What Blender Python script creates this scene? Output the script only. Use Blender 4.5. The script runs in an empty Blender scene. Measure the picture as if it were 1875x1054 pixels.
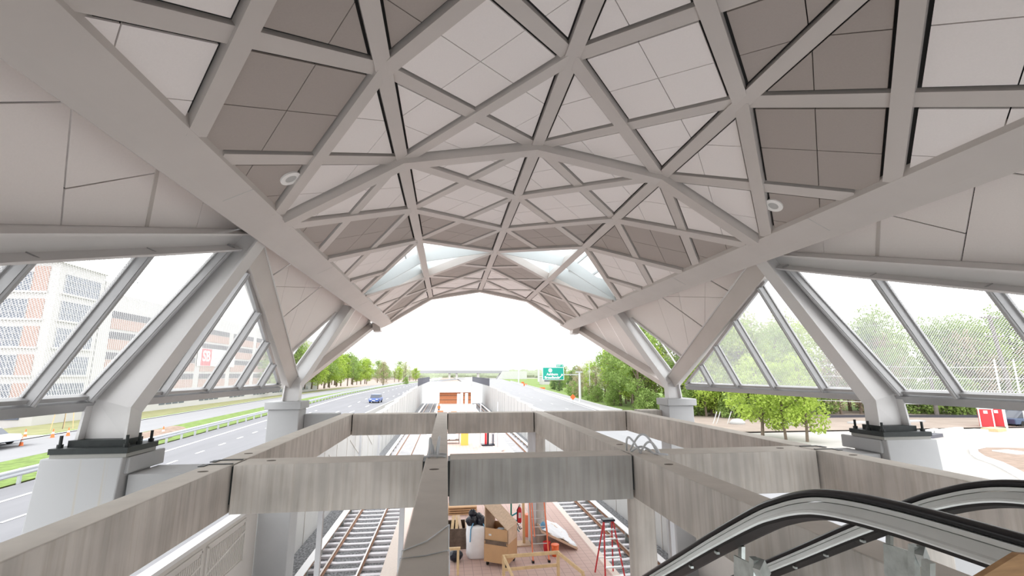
import bpy, bmesh, math, random
from mathutils import Vector, Matrix
random.seed(11)
SC = bpy.context.scene
COL = SC.collection
ZC = 6.8            # eye height above the platform; shapes below are given relative to the eye
XC = 1.945          # x of the canopy ridge
PI = math.pi
def V(*a): return Vector(a)

# ------------------------------------------------------------------ materials
MATS = {}
def mat(name, col, rough=.6, metal=0., noise=0., nscale=3., bump=0., stretch=None, spec=.4, streak=None):
    m = bpy.data.materials.new(name); m.use_nodes = True
    nt = m.node_tree; b = nt.nodes['Principled BSDF']
    b.inputs['Base Color'].default_value = (*col, 1); b.inputs['Roughness'].default_value = rough
    b.inputs['Metallic'].default_value = metal; b.inputs['Specular IOR Level'].default_value = spec
    if noise or bump:
        tc = nt.nodes.new('ShaderNodeTexCoord'); mp = nt.nodes.new('ShaderNodeMapping')
        nt.links.new(tc.outputs['Object'], mp.inputs['Vector'])
        if stretch: mp.inputs['Scale'].default_value = stretch
        n = nt.nodes.new('ShaderNodeTexNoise'); n.inputs['Scale'].default_value = nscale
        n.inputs['Detail'].default_value = 6; n.inputs['Roughness'].default_value = .6
        nt.links.new(mp.outputs[0], n.inputs['Vector'])
        if noise:
            r = nt.nodes.new('ShaderNodeValToRGB')
            r.color_ramp.elements[0].position = .3; r.color_ramp.elements[1].position = .7
            lo = streak if streak else tuple(c*(1-noise) for c in col)
            hi = tuple(min(1, c*(1+noise*.6)) for c in col)
            r.color_ramp.elements[0].color = (*lo, 1); r.color_ramp.elements[1].color = (*hi, 1)
            nt.links.new(n.outputs['Fac'], r.inputs[0]); nt.links.new(r.outputs[0], b.inputs['Base Color'])
        if bump:
            bp = nt.nodes.new('ShaderNodeBump'); bp.inputs['Strength'].default_value = bump; bp.inputs['Distance'].default_value = .02
            nt.links.new(n.outputs['Fac'], bp.inputs['Height']); nt.links.new(bp.outputs[0], b.inputs['Normal'])
    MATS[name] = m
    return m
mat('steel', (.58,.54,.51), .45, noise=.05, nscale=.7)
mat('steel_light', (.70,.69,.685), .4, noise=.04, nscale=.8)
mat('steel_frame', (.42,.42,.425), .35, .25, noise=.05)
mat('panel_white', (.86,.815,.795), .55, noise=.02, nscale=40)
mat('panel_dark', (.40,.355,.325), .55, noise=.03, nscale=40)
mat('hall_grey', (.22,.21,.20), .8); mat('deck_dark', (.03,.03,.03), .9)
mat('shaft_white', (.62,.655,.66), .5)
mat('ring_white', (.88,.87,.85), .5); mat('ring_grey', (.5,.5,.49), .6)
mat('pedestal', (.42,.425,.43), .8, noise=.05, nscale=1.2)
mat('dark_plate', (.018,.024,.024), .5, noise=.3, nscale=8)
mat('grout', (.33,.33,.31), .9)
mat('hole', (.12,.10,.08), .9)
mat('cable', (.60,.62,.64), .4)
mat('rubber', (.006,.006,.008), .3); mat('under_black', (.012,.012,.012), .6)
mat('esc_deck', (.70,.735,.72), .45, noise=.06, nscale=4)
mat('galv', (.50,.54,.52), .4, .6, noise=.25, nscale=9)
mat('plywood', (.50,.30,.15), .7, noise=.2, nscale=6, stretch=(1,1,8))
mat('plywood_pale', (.62,.46,.33), .7, noise=.15, nscale=5, stretch=(6,1,1))
mat('board_tan', (.52,.32,.17), .75, noise=.06, nscale=3)
mat('timber', (.66,.48,.27), .7, noise=.15, nscale=6)
mat('old_wood', (.14,.10,.075), .8, noise=.4, nscale=5)
mat('wall_conc', (.60,.575,.545), .85, noise=.05, nscale=.8)
mat('wall_white', (.52,.52,.51), .85, noise=.04, nscale=.8)
mat('coping', (.70,.70,.70), .7); mat('slab_grey', (.33,.33,.345), .9, noise=.12, nscale=2)
mat('asphalt', (.215,.215,.228), .9, noise=.08, nscale=.25, stretch=(4,.35,1))
mat('asphalt_pale', (.28,.28,.29), .9, noise=.06, nscale=.3, stretch=(4,.4,1))
mat('paint_white', (.92,.92,.92), .7)
mat('lawn', (.27,.27,.13), 1, noise=.25, nscale=.6); mat('grass', (.17,.25,.06), 1, noise=.45, nscale=1.6, bump=.6)
mat('dirt', (.33,.27,.23), 1, noise=.16, nscale=.4); mat('gravel', (.41,.39,.37), 1, noise=.12, nscale=.22, stretch=(1,2,1))
mat('ballast', (.24,.245,.255), 1, noise=.85, nscale=11, bump=1)
mat('tie', (.80,.79,.83), .85, noise=.08, nscale=5); mat('bare_soil', (.30,.225,.18), 1, noise=.25, nscale=1.5); mat('rust', (.32,.17,.10), .7, noise=.3, nscale=9); mat('rail_top', (.50,.46,.43), .3, .7)
mat('cover_white', (.88,.88,.89), .5)
mat('granite', (.74,.65,.585), .8, noise=.06, nscale=12)
mat('galv_rail', (.50,.52,.55), .4, .3); mat('stone_kerb', (.48,.48,.475), .85)
mat('bldg_white', (.50,.49,.48), .8, noise=.03, nscale=.4); mat('brick_pale', (.40,.27,.23), .85, noise=.08, nscale=2)
mat('opening', (.08,.08,.095), .8); mat('win_glass', (.10,.12,.16), .15, spec=.8); mat('mull', (.42,.43,.45), .5)
mat('brick_orange', (.48,.20,.10), .85, noise=.12, nscale=3)
mat('cone', (.85,.20,.06), .6); mat('orange', (.85,.17,.05), .5); mat('red', (.55,.02,.03), .45); mat('portared', (.62,.05,.06), .5)
mat('ladder_orange', (.82,.22,.10), .5); mat('alu', (.72,.74,.74), .35, .5)
mat('bag_white', (.84,.85,.88), .8, noise=.05, nscale=5, bump=.5); mat('bag_black', (.012,.014,.025), .3, bump=.8, nscale=9, noise=.2)
mat('strap', (.15,.38,.60), .7); mat('green', (.02,.22,.16), .5); mat('teal', (.05,.33,.40), .5)
mat('car_blue', (.05,.11,.38), .25, spec=.7); mat('car_glass', (.05,.06,.08), .1, spec=.8); mat('tyre', (.015,.015,.015), .8); mat('car_grey', (.52,.56,.63), .3, spec=.6)
mat('car_navy', (.06,.09,.16), .3)
mat('sign_green', (.01,.34,.26), .5); mat('sign_white', (.9,.9,.9), .5); mat('post_grey', (.55,.56,.58), .5)
mat('pole_wood', (.16,.145,.135), .85, noise=.2, nscale=4); mat('wire', (.55,.55,.56), .5)
mat('bark', (.20,.155,.12), .95, noise=.3, nscale=6); mat('fence', (.10,.10,.12), .6)
mat('skin', (.55,.36,.27), .6); mat('vest', (.85,.22,.05), .7); mat('cloth_dark', (.05,.05,.07), .8)
mat('banner_red', (.62,.07,.09), .6); mat('banner_text', (.55,.50,.50), .6); mat('yellow', (.85,.55,.12), .6); mat('silt', (.05,.05,.06), .8)
def leaf(name, col, var=.35):
    m = mat(name, col, .7, noise=var, nscale=.55)
    nt = m.node_tree; b = nt.nodes['Principled BSDF']; out = nt.nodes['Material Output']
    tr = nt.nodes.new('ShaderNodeBsdfTranslucent'); mx = nt.nodes.new('ShaderNodeMixShader'); mx.inputs[0].default_value = .35
    l = b.inputs['Base Color'].links[0].from_socket
    nt.links.new(l, tr.inputs[0]); nt.links.new(b.outputs[0], mx.inputs[1]); nt.links.new(tr.outputs[0], mx.inputs[2]); nt.links.new(mx.outputs[0], out.inputs[0])
leaf('leaf_lime', (.42,.55,.10)); leaf('leaf_mid', (.30,.42,.12)); leaf('leaf_dark', (.15,.23,.09)); leaf('leaf_pale', (.50,.55,.30)); leaf('leaf_brown', (.40,.33,.22)); leaf('leaf_haze', (.42,.47,.33), .2)  # last tone is paled: distance haze mixed into the foliage colour
def concrete(name, col, streak, lit_top=None):
    """cast concrete with faint pour lines and stains running down the faces"""
    m = bpy.data.materials.new(name); m.use_nodes = True; nt = m.node_tree; b = nt.nodes['Principled BSDF']; N = nt.nodes.new; L = nt.links.new
    b.inputs['Roughness'].default_value = .85; b.inputs['Specular IOR Level'].default_value = .25
    tc = N('ShaderNodeTexCoord')
    def noise(scale, st, det=5):
        mp = N('ShaderNodeMapping'); mp.inputs['Scale'].default_value = st; L(tc.outputs['Object'], mp.inputs[0])
        n = N('ShaderNodeTexNoise'); n.inputs['Scale'].default_value = scale; n.inputs['Detail'].default_value = det; L(mp.outputs[0], n.inputs['Vector']); return n
    def ramp(n, p0, c0, p1, c1):
        r = N('ShaderNodeValToRGB'); e = r.color_ramp.elements
        e[0].position = p0; e[1].position = p1; e[0].color = (*c0,1); e[1].color = (*c1,1); L(n.outputs['Fac'], r.inputs[0]); return r
    def mul(a, c, f):
        x = N('ShaderNodeMix'); x.data_type = 'RGBA'; x.blend_type = 'MULTIPLY'; x.inputs[0].default_value = f
        L(a, x.inputs[6]); L(c, x.inputs[7]); return x.outputs[2]
    base = ramp(noise(1.3, (1,1,1)), .3, tuple(c*.86 for c in col), .7, tuple(min(1,c*1.1) for c in col))
    st = ramp(noise(2.6, (2.2,2.2,.10), 4), .40, streak, .56, (1,1,1))
    st2 = ramp(noise(9, (2,2,.12), 3), .33, (.80,.76,.70), .5, (1,1,1))
    ge = N('ShaderNodeNewGeometry'); sp = N('ShaderNodeSeparateXYZ'); L(ge.outputs['Normal'], sp.inputs[0])
    ab = N('ShaderNodeMath'); ab.operation = 'ABSOLUTE'; L(sp.outputs['Z'], ab.inputs[0])
    fa = N('ShaderNodeMath'); fa.operation = 'LESS_THAN'; fa.inputs[1].default_value = .5; L(ab.outputs[0], fa.inputs[0])
    def mulf(a, c, f):
        m2 = N('ShaderNodeMath'); m2.operation = 'MULTIPLY'; m2.inputs[1].default_value = f; L(fa.outputs[0], m2.inputs[0])
        x = N('ShaderNodeMix'); x.data_type = 'RGBA'; x.blend_type = 'MULTIPLY'; L(m2.outputs[0], x.inputs[0]); L(a, x.inputs[6]); L(c, x.inputs[7]); return x.outputs[2]
    o = mulf(mulf(base.outputs[0], st.outputs[0], .45), st2.outputs[0], .45)
    if lit_top:  # upward faces turn lighter tan: light from above put into the colour
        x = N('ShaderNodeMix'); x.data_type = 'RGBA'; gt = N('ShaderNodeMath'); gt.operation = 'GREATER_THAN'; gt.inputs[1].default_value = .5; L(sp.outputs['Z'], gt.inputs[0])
        ds = ramp(noise(2.2, (1,1,1)), .3, tuple(c*.88 for c in lit_top), .7, lit_top); L(gt.outputs[0], x.inputs[0]); L(o, x.inputs[6]); L(ds.outputs[0], x.inputs[7]); o = x.outputs[2]
    L(o, b.inputs['Base Color'])
    bp = N('ShaderNodeBump'); bp.inputs['Strength'].default_value = .15; L(noise(30,(1,1,1)).outputs['Fac'], bp.inputs['Height']); L(bp.outputs[0], b.inputs['Normal'])
    MATS[name] = m
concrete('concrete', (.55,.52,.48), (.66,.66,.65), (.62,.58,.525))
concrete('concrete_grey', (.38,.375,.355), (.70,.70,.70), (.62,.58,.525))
def pavers():
    m = mat('pavers', (.50,.36,.32), .85); nt = m.node_tree; b = nt.nodes['Principled BSDF']
    tc = nt.nodes.new('ShaderNodeTexCoord'); v = nt.nodes.new('ShaderNodeTexVoronoi'); v.feature = 'DISTANCE_TO_EDGE'; v.inputs['Scale'].default_value = 3.2; v.inputs['Randomness'].default_value = .0
    n = nt.nodes.new('ShaderNodeTexNoise'); n.inputs['Scale'].default_value = .8
    nt.links.new(tc.outputs['Object'], v.inputs['Vector']); nt.links.new(tc.outputs['Object'], n.inputs['Vector'])
    r = nt.nodes.new('ShaderNodeValToRGB'); e = r.color_ramp.elements; e[0].position = .02; e[1].position = .05; e[0].color = (.42,.315,.285,1); e[1].color = (.60,.44,.395,1)
    r2 = nt.nodes.new('ShaderNodeValToRGB'); f = r2.color_ramp.elements; f[0].color = (.85,.83,.82,1); f[1].color = (1,1,1,1)
    x = nt.nodes.new('ShaderNodeMix'); x.data_type = 'RGBA'; x.blend_type = 'MULTIPLY'; x.inputs[0].default_value = 1
    nt.links.new(v.outputs['Distance'], r.inputs[0]); nt.links.new(n.outputs['Fac'], r2.inputs[0]); nt.links.new(r.outputs[0], x.inputs[6]); nt.links.new(r2.outputs[0], x.inputs[7]); nt.links.new(x.outputs[2], b.inputs['Base Color'])
pavers()
def stained():
    """painted concrete with two rust runs down the face"""
    m = mat('pedestal_stained', (.42,.425,.43), .8); nt = m.node_tree; b = nt.nodes['Principled BSDF']; N = nt.nodes.new; L = nt.links.new
    tc = N('ShaderNodeTexCoord'); mp = N('ShaderNodeMapping'); mp.inputs['Scale'].default_value = (5.5,5.5,.12); L(tc.outputs['Object'], mp.inputs[0])
    n = N('ShaderNodeTexNoise'); n.inputs['Scale'].default_value = 1.0; n.inputs['Detail'].default_value = 2; L(mp.outputs[0], n.inputs['Vector'])
    r = N('ShaderNodeValToRGB'); e = r.color_ramp.elements; e[0].position = .60; e[1].position = .72; e[0].color = (.42,.425,.43,1); e[1].color = (.43,.36,.24,1)
    L(n.outputs['Fac'], r.inputs[0]); L(r.outputs[0], b.inputs['Base Color'])
stained()
def mesh_mat():
    """woven wire screen: thin pale strands over open gaps"""
    m = bpy.data.materials.new('wire_screen'); m.use_nodes = True; nt = m.node_tree; N = nt.nodes.new; L = nt.links.new
    out = nt.nodes['Material Output']; b = nt.nodes['Principled BSDF']; b.inputs['Base Color'].default_value = (.86,.86,.86,1); b.inputs['Roughness'].default_value = .5
    tl = N('ShaderNodeBsdfTranslucent'); tl.inputs[0].default_value = (.9,.9,.9,1)
    ms = N('ShaderNodeMixShader'); ms.inputs[0].default_value = .45; L(b.outputs[0], ms.inputs[1]); L(tl.outputs[0], ms.inputs[2])
    tr = N('ShaderNodeBsdfTransparent'); mx = N('ShaderNodeMixShader')
    tc = N('ShaderNodeTexCoord'); sp = N('ShaderNodeSeparateXYZ'); L(tc.outputs['Object'], sp.inputs[0])
    def strand(sgn):
        a = N('ShaderNodeMath'); a.operation = 'MULTIPLY_ADD'; a.inputs[1].default_value = 1.15*sgn
        L(sp.outputs['Z'], a.inputs[0]); L(sp.outputs['Y'], a.inputs[2])
        c = N('ShaderNodeMath'); c.operation = 'MULTIPLY'; c.inputs[1].default_value = 2*PI/.05; L(a.outputs[0], c.inputs[0])
        s = N('ShaderNodeMath'); s.operation = 'SINE'; L(c.outputs[0], s.inputs[0])
        g = N('ShaderNodeMath'); g.operation = 'GREATER_THAN'; g.inputs[1].default_value = .74; L(s.outputs[0], g.inputs[0]); return g
    g1, g2 = strand(1), strand(-1)
    mxm = N('ShaderNodeMath'); mxm.operation = 'MAXIMUM'; L(g1.outputs[0], mxm.inputs[0]); L(g2.outputs[0], mxm.inputs[1])
    L(mxm.outputs[0], mx.inputs[0]); L(tr.outputs[0], mx.inputs[1]); L(ms.outputs[0], mx.inputs[2]); L(mx.outputs[0], out.inputs[0])
    MATS['wire_screen'] = m
mesh_mat()
def glass_mat():
    m = bpy.data.materials.new('sky_glass'); m.use_nodes = True; nt = m.node_tree; N = nt.nodes.new; L = nt.links.new
    out = nt.nodes['Material Output']; tr = N('ShaderNodeBsdfTransparent'); tr.inputs[0].default_value = (.93,.96,.97,1)
    gl = N('ShaderNodeBsdfGlossy'); gl.inputs['Roughness'].default_value = .02
    mx = N('ShaderNodeMixShader'); mx.inputs[0].default_value = .06
    L(tr.outputs[0], mx.inputs[1]); L(gl.outputs[0], mx.inputs[2]); L(mx.outputs[0], out.inputs[0]); MATS['sky_glass'] = m
glass_mat()

# ------------------------------------------------------------------ mesh helpers
class MB:
    def __init__(s): s.v = []; s.f = []
    def add(s, vs, fs):
        b = len(s.v); s.v += [Vector(p) for p in vs]; s.f += [tuple(i+b for i in f) for f in fs]; return s
    def box(s, x0,x1,y0,y1,z0,z1):
        return s.add([(x0,y0,z0),(x1,y0,z0),(x1,y1,z0),(x0,y1,z0),(x0,y0,z1),(x1,y0,z1),(x1,y1,z1),(x0,y1,z1)],
                     [(3,2,1,0),(4,5,6,7),(0,1,5,4),(1,2,6,5),(2,3,7,6),(3,0,4,7)])
    def loft(s, rings, cap=True, closed=True):
        n = len(rings[0]); vs = [p for r in rings for p in r]; fs = []
        for i in range(len(rings)-1):
            for j in range(n if closed else n-1):
                k = (j+1) % n
                fs.append((i*n+j, i*n+k, (i+1)*n+k, (i+1)*n+j))
        if cap: fs += [tuple(range(n-1,-1,-1)), tuple((len(rings)-1)*n+j for j in range(n))]
        return s.add(vs, fs)
    def bar(s, p, q, w, h, up=(0,0,1), off=0.):
        """box along p->q, w across, h along up, centred (off shifts along up)"""
        p, q, up = Vector(p), Vector(q), Vector(up); d = (q-p).normalized(); sd = d.cross(up).normalized(); u = sd.cross(d)
        return s.loft([[c+sd*(-w/2)+u*(off-h/2), c+sd*(w/2)+u*(off-h/2), c+sd*(w/2)+u*(off+h/2), c+sd*(-w/2)+u*(off+h/2)] for c in (p,q)])
    def tube(s, path, r, n=8, r2=None):
        path = [Vector(p) for p in path]; rings = []; N = len(path); ref = None
        for i, p in enumerate(path):
            d = (path[min(i+1,N-1)]-path[max(i-1,0)]).normalized()
            if ref is None: ref = d.orthogonal().normalized()
            ref = (ref - d*ref.dot(d)).normalized(); b = d.cross(ref)
            rr = r if r2 is None else r+(r2-r)*i/(N-1)
            rings.append([p+(ref*math.cos(2*PI*k/n)+b*math.sin(2*PI*k/n))*rr for k in range(n)])
        return s.loft(rings)
    def lathe(s, c, prof, n=24, sx=1., sy=1.):
        c = Vector(c)
        return s.loft([[c+V(r*sx*math.cos(2*PI*k/n), r*sy*math.sin(2*PI*k/n), z) for k in range(n)] for r, z in prof])
    def prism(s, poly, off):
        """poly: list of points; extruded by vector off"""
        off = Vector(off); return s.loft([[Vector(p) for p in poly], [Vector(p)+off for p in poly]])
    def flat(s, poly): return s.add(poly, [tuple(range(len(poly)))])
    def build(s, name, m, parent=None, local=False, smooth=False, bev=0., **kw):
        me = bpy.data.meshes.new(name)
        if local: vs = [p for p in s.v]
        else:
            o0 = parent.matrix_basis.translation if parent is not None and parent.parent is None else (parent.parent.matrix_basis.translation if parent is not None else V(0,0,0))
            if parent is not None and parent.parent is not None and parent.parent.type != 'EMPTY': o0 = V(0,0,0)
            sh = V(0,0,ZC) - o0; vs = [p+sh for p in s.v]
        me.from_pydata([tuple(p) for p in vs], [], s.f)
        bm = bmesh.new(); bm.from_mesh(me); bmesh.ops.recalc_face_normals(bm, faces=bm.faces); bm.to_mesh(me); bm.free()
        me.materials.append(MATS[m])
        if smooth:
            for p in me.polygons: p.use_smooth = True
        o = bpy.data.objects.new(name, me); COL.objects.link(o)
        if parent is not None: o.parent = parent
        if bev:
            b = o.modifiers.new('Bevel','BEVEL'); b.width = bev; b.segments = 2; b.limit_method = 'ANGLE'
        for k, v in kw.items(): o[k] = v
        return o
def tag(o, label, cat, group=None, kind=None):
    o['label'] = label; o['category'] = cat
    if group: o['group'] = group
    if kind: o['kind'] = kind
    return o
def empty(name, loc, label, cat, group=None, rz=0.):
    o = bpy.data.objects.new(name, None); COL.objects.link(o); o.location = Vector(loc)+V(0,0,ZC); o.rotation_euler = (0,0,rz); o.empty_display_size = .2
    return tag(o, label, cat, group)
def struct(o, label=None):
    o['kind'] = 'structure'
    if label: o['label'] = label
    return o
def copy_tree(o, parent=None):
    c = o.copy(); COL.objects.link(c); c.parent = parent
    for ch in list(o.children): copy_tree(ch, c)
    return c

# ------------------------------------------------------------------ polygon tools (2-D)
def area(p): return sum(p[i][0]*p[(i+1)%len(p)][1]-p[(i+1)%len(p)][0]*p[i][1] for i in range(len(p)))/2
def inset(poly, ds):
    """move each edge inwards by its own distance"""
    if area(poly) < 0: poly = poly[::-1]; ds = ds[:-1][::-1]+ds[-1:]
    n = len(poly); out = []
    L = []
    for i in range(n):
        a, b = poly[i], poly[(i+1)%n]; dx, dy = b[0]-a[0], b[1]-a[1]; l = math.hypot(dx,dy); nx, ny = -dy/l, dx/l
        L.append((a[0]+nx*ds[i], a[1]+ny*ds[i], dx/l, dy/l))
    for i in range(n):
        x1,y1,a1,b1 = L[i-1]; x2,y2,a2,b2 = L[i]; den = a1*b2-b1*a2
        if abs(den) < 1e-9: out.append((x2,y2)); continue
        t = ((x2-x1)*b2-(y2-y1)*a2)/den; out.append((x1+a1*t, y1+b1*t))
    return out
def clip(poly, p, n):
    """keep the side where (x-p).n >= 0"""
    out = []; m = len(poly)
    for i in range(m):
        a, b = poly[i], poly[(i+1)%m]
        da = (a[0]-p[0])*n[0]+(a[1]-p[1])*n[1]; db = (b[0]-p[0])*n[0]+(b[1]-p[1])*n[1]
        if da >= 0: out.append(a)
        if da*db < 0: t = da/(da-db); out.append((a[0]+(b[0]-a[0])*t, a[1]+(b[1]-a[1])*t))
    return out
def split(polys, p, q, gap):
    dx, dy = q[0]-p[0], q[1]-p[1]; l = math.hypot(dx,dy); n = (-dy/l, dx/l); out = []
    for po in polys:
        for sg in (1,-1):
            c = clip(po, (p[0]+sg*n[0]*gap/2, p[1]+sg*n[1]*gap/2), (n[0]*sg, n[1]*sg))
            if len(c) >= 3 and abs(area(c)) > .004: out.append(c)
    return out

# ================================================================== THE CANOPY
K0, K1 = -4, 6
def yk(k): return 9.72 + 3.11*k
LS = {'S': (0., 5.21), 'P': (3.04, 4.66), 'E': (5.72, 2.965)}
def node(l, k, s): X, z = LS[l]; return V(XC+s*X, yk(k), z)
canopy = empty('station_canopy', (XC, 9.7, -1.2), 'pale grey faceted lattice canopy arching over the whole platform and tracks', 'canopy')
SOLID_DROP = .0
class Facet:
    def __init__(f, A, B, s):
        f.A, f.B, f.s = A, B, s; xa, za = LS[A]; xb, zb = LS[B]; f.W = math.hypot(xb-xa, zb-za); f.d = V(s*(xb-xa), 0, zb-za)/f.W
        f.o = V(XC+s*xa, 0, za); f.n = V(s*(zb-za), 0, -(xb-xa))/f.W      # n points down into the hall
    def pt(f, a, y, h=0.): return f.o + f.d*a + V(0,y,0) - f.n*h          # h above the facet plane
FAC = [Facet(a,b,s) for s in (-1,1) for a,b in (('S','P'),('P','E'))]
def beam_in(f, p, q, w, bottom, top, name):
    """p,q=(a,y) in facet coordinates"""
    P, Q = f.pt(*p), f.pt(*q); d = (Q-P).normalized(); sd = d.cross(f.n).normalized()
    mb = MB(); mb.loft([[c+sd*(-w/2)-f.n*bottom, c+sd*(w/2)-f.n*bottom, c+sd*(w/2)-f.n*top, c+sd*(-w/2)-f.n*top] for c in (P,Q)])
    return mb.build(name, 'steel', canopy)
HP = .075            # ceiling panels sit this far above the beam soffits
DARK = set(); SKY = set()
for A in ('S','P'):
    pass
# dark bays run as chevrons between primary beams; keys: (facet, kind, k)
for kind, k in (('R',-1),('I',-2),('O',-1)): DARK.add(('P',kind,k))
for kind, k in (('O',-2),('R',-2),('I',-3)): DARK.add(('S',kind,k))
for kind, k in (('R',1),('I',1),('O',0)): DARK.add(('P',kind,k))
for kind, k in (('O',1),('R',2),('I',2)): DARK.add(('S',kind,k))
for kind, k in (('R',5),('I',4),('O',5)): DARK.add(('P',kind,k))
for kind, k in (('O',4),('R',4),('I',3)): DARK.add(('S',kind,k))
for kind, k in (('O',2),('O',3),('R',3)): SKY.add(('S',kind,k))
for kind, k in (('I',2),('I',3),('R',3)): SKY.add(('P',kind,k))
SIDE = {-1: 'left', 1: 'right'}
decks = MB()
for f in FAC:
    W = f.W; A = f.A
    la, lb = (.17,.17) if A == 'S' else (.17,.40)
    g = .13+.06; rib = .16+.06
    def c(k): return (W/2, (yk(k)+yk(k+1))/2)
    regs = []
    for k in range(K0, K1):
        regs.append((('I',k), [(0,yk(k)),(0,yk(k+1)),c(k)], [la,g,g]))
        regs.append((('O',k), [(W,yk(k)),c(k),(W,yk(k+1))], [g,g,lb]))
        if k > K0:
            if k == 0:
                regs.append((('R',k), [(0,yk(0)),(W,yk(0)),c(-1)], [rib,g,g]))
                regs.append((('R',k), [(0,yk(0)),c(0),(W,yk(0))], [g,g,rib]))
            else:
                regs.append((('R',k), [(0,yk(k)),c(k),(W,yk(k)),c(k-1)], [g]*4))
    regs.append((('R',K1), [(0,yk(K1)),(W,yk(K1)),c(K1-1)], [rib,g,g]))
    for key, poly, ds in regs:
        if (A,)+key in SKY: continue
        pin = inset(poly, ds)
        ctr = (sum(p[0] for p in poly)/len(poly), sum(p[1] for p in poly)/len(poly))
        pieces = [pin]
        if A == 'P':      # the girder hides the outer edge
            pieces = [clip(pin, (W-.40,0), (-1,0))]
            if len(pieces[0]) < 3: continue
        if len(poly) == 4:
            m = [((poly[i][0]+poly[(i+1)%4][0])/2, (poly[i][1]+poly[(i+1)%4][1])/2) for i in range(4)]
            pieces = split(pieces, m[0], m[2], .016); pieces = split(pieces, m[1], m[3], .016)
        else:
            # medial lines through the middle of the longest side
            L = [math.dist(poly[i], poly[(i+1)%3]) for i in range(3)]
            i = L.index(max(L)) if key[0] == 'R' else {'I':0,'O':2}[key[0]]
            mid = ((poly[i][0]+poly[(i+1)%3][0])/2, (poly[i][1]+poly[(i+1)%3][1])/2); apex = poly[(i+2)%3]
            for e in (poly[i], poly[(i+1)%3]):
                pieces = split(pieces, mid, (mid[0]+apex[0]-e[0], mid[1]+apex[1]-e[1]), .016)
        mb = MB()
        for po in pieces:
            po = [p for i, p in enumerate(po) if math.dist(p, po[i-1]) > 1e-4]
            if len(po) < 3: continue
            mb.loft([[f.pt(p[0],p[1],HP) for p in po], [f.pt(p[0],p[1],HP+.03) for p in po]])
        dark = (A,)+key in DARK
        nm = 'ceiling_panel' if len(poly) == 4 else 'corner_panel'
        if mb.f:
            o = mb.build(nm, 'panel_dark' if dark else 'panel_white', canopy)
            if dark: o['label'] = 'taupe ceiling panel'
        decks.flat([f.pt(p[0],p[1],HP+.06) for p in poly])
    # lattice beams, primary deep and secondary flush
    for k in range(K0, K1):
        dn, up = ((0,yk(k)),(W,yk(k+1))), ((W,yk(k)),(0,yk(k+1)))
        prim, sec = (up, dn) if 0 <= k <= 2 else (dn, up)
        for seg, pr in ((prim,True),(sec,False)):
            p, q = seg
            # secondary beams stop at the skylight edge
            if A == 'S' and ((k == 2 and not pr and False)): continue
            if A == 'S' and k == 2 and not pr: q = c(k)          # S2 -> P3
            if A == 'S' and k == 3 and not pr: p = c(k)          # P3 -> S4
            if A == 'P' and k == 2 and pr: q = c(k)              # E2 -> P3
            if A == 'P' and k == 3 and pr: p = c(k)              # P3 -> E4
            if k == 3 and A == 'S' and not pr: p, q = c(k), seg[1]
            edge = (A == 'P' and k in (2,3) and not pr)
            if A == 'P':      # cut off at the girder face
                am = W-.385
                def cutp(u, v): t = (am-u[0])/(v[0]-u[0]); return (am, u[1]+(v[1]-u[1])*t)
                if p[0] > am: p = cutp(q, p)
                if q[0] > am: q = cutp(p, q)
            beam_in(f, p, q, .26, 0. if (pr or edge) else .045, .34, 'lattice_beam')
decks.build('roof_deck', 'deck_dark', canopy)
MB().loft([[V(XC+x, y, z) for x, z in ((-6.5,3.3),(-3,5.0),(0,5.6),(3,5.0),(6.5,3.3),(6.5,3.5),(3,5.2),(0,5.8),(-3,5.2),(-6.5,3.5))] for y in (-12, yk(K0))]).build('rear_ceiling', 'panel_dark', canopy)
# ridge and purlins
yb, ye = yk(K0), yk(K1)
MB().loft([[V(XC-.13,y,5.20), V(XC+.13,y,5.20), V(XC+.13,y,5.62), V(XC-.13,y,5.62)] for y in (yb,ye)]).build('ridge_beam', 'steel', canopy)
for s in (-1,1):
    n = (FAC[0 if s < 0 else 2].n + FAC[1 if s < 0 else 3].n).normalized(); t = V(-n.z,0,n.x)
    c0 = V(XC+s*3.04, 0, 4.66)
    MB().loft([[c0+V(0,y,0)+t*a-n*b for a,b in ((-.13,-.01),(.13,-.01),(.13,.40),(-.13,.40))] for y in (yb,ye)]).build('purlin', 'steel', canopy)
    # edge girder: boxed section, end face at the far tip
    sec = [(5.35,3.7),(5.38,3.175),(5.85,2.93),(6.06,2.84),(6.60,3.20),(6.72,3.85)]
    g = MB().loft([[V(XC+s*x,y,z) for x,z in sec] for y in (-12,29.3)]).build('edge_girder', 'steel', canopy)
    MB().loft([[V(XC+s*x,y,z) for x,z in ((6.0,2.60),(6.42,2.55),(6.55,3.15),(6.06,2.86))] for y in (28.5,29.3)]).build('girder_shoe','steel',canopy)
    if True:
        for y in (8.05, 13.9, 20.4): MB().loft([[V(XC+s*x,y+a,z-.004) for x,z in ((5.38,3.175),(5.85,2.93),(5.85,2.94),(5.38,3.185))] for a in (-.006,.006)]).build('weld_seam', 'ring_grey', g)
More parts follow.
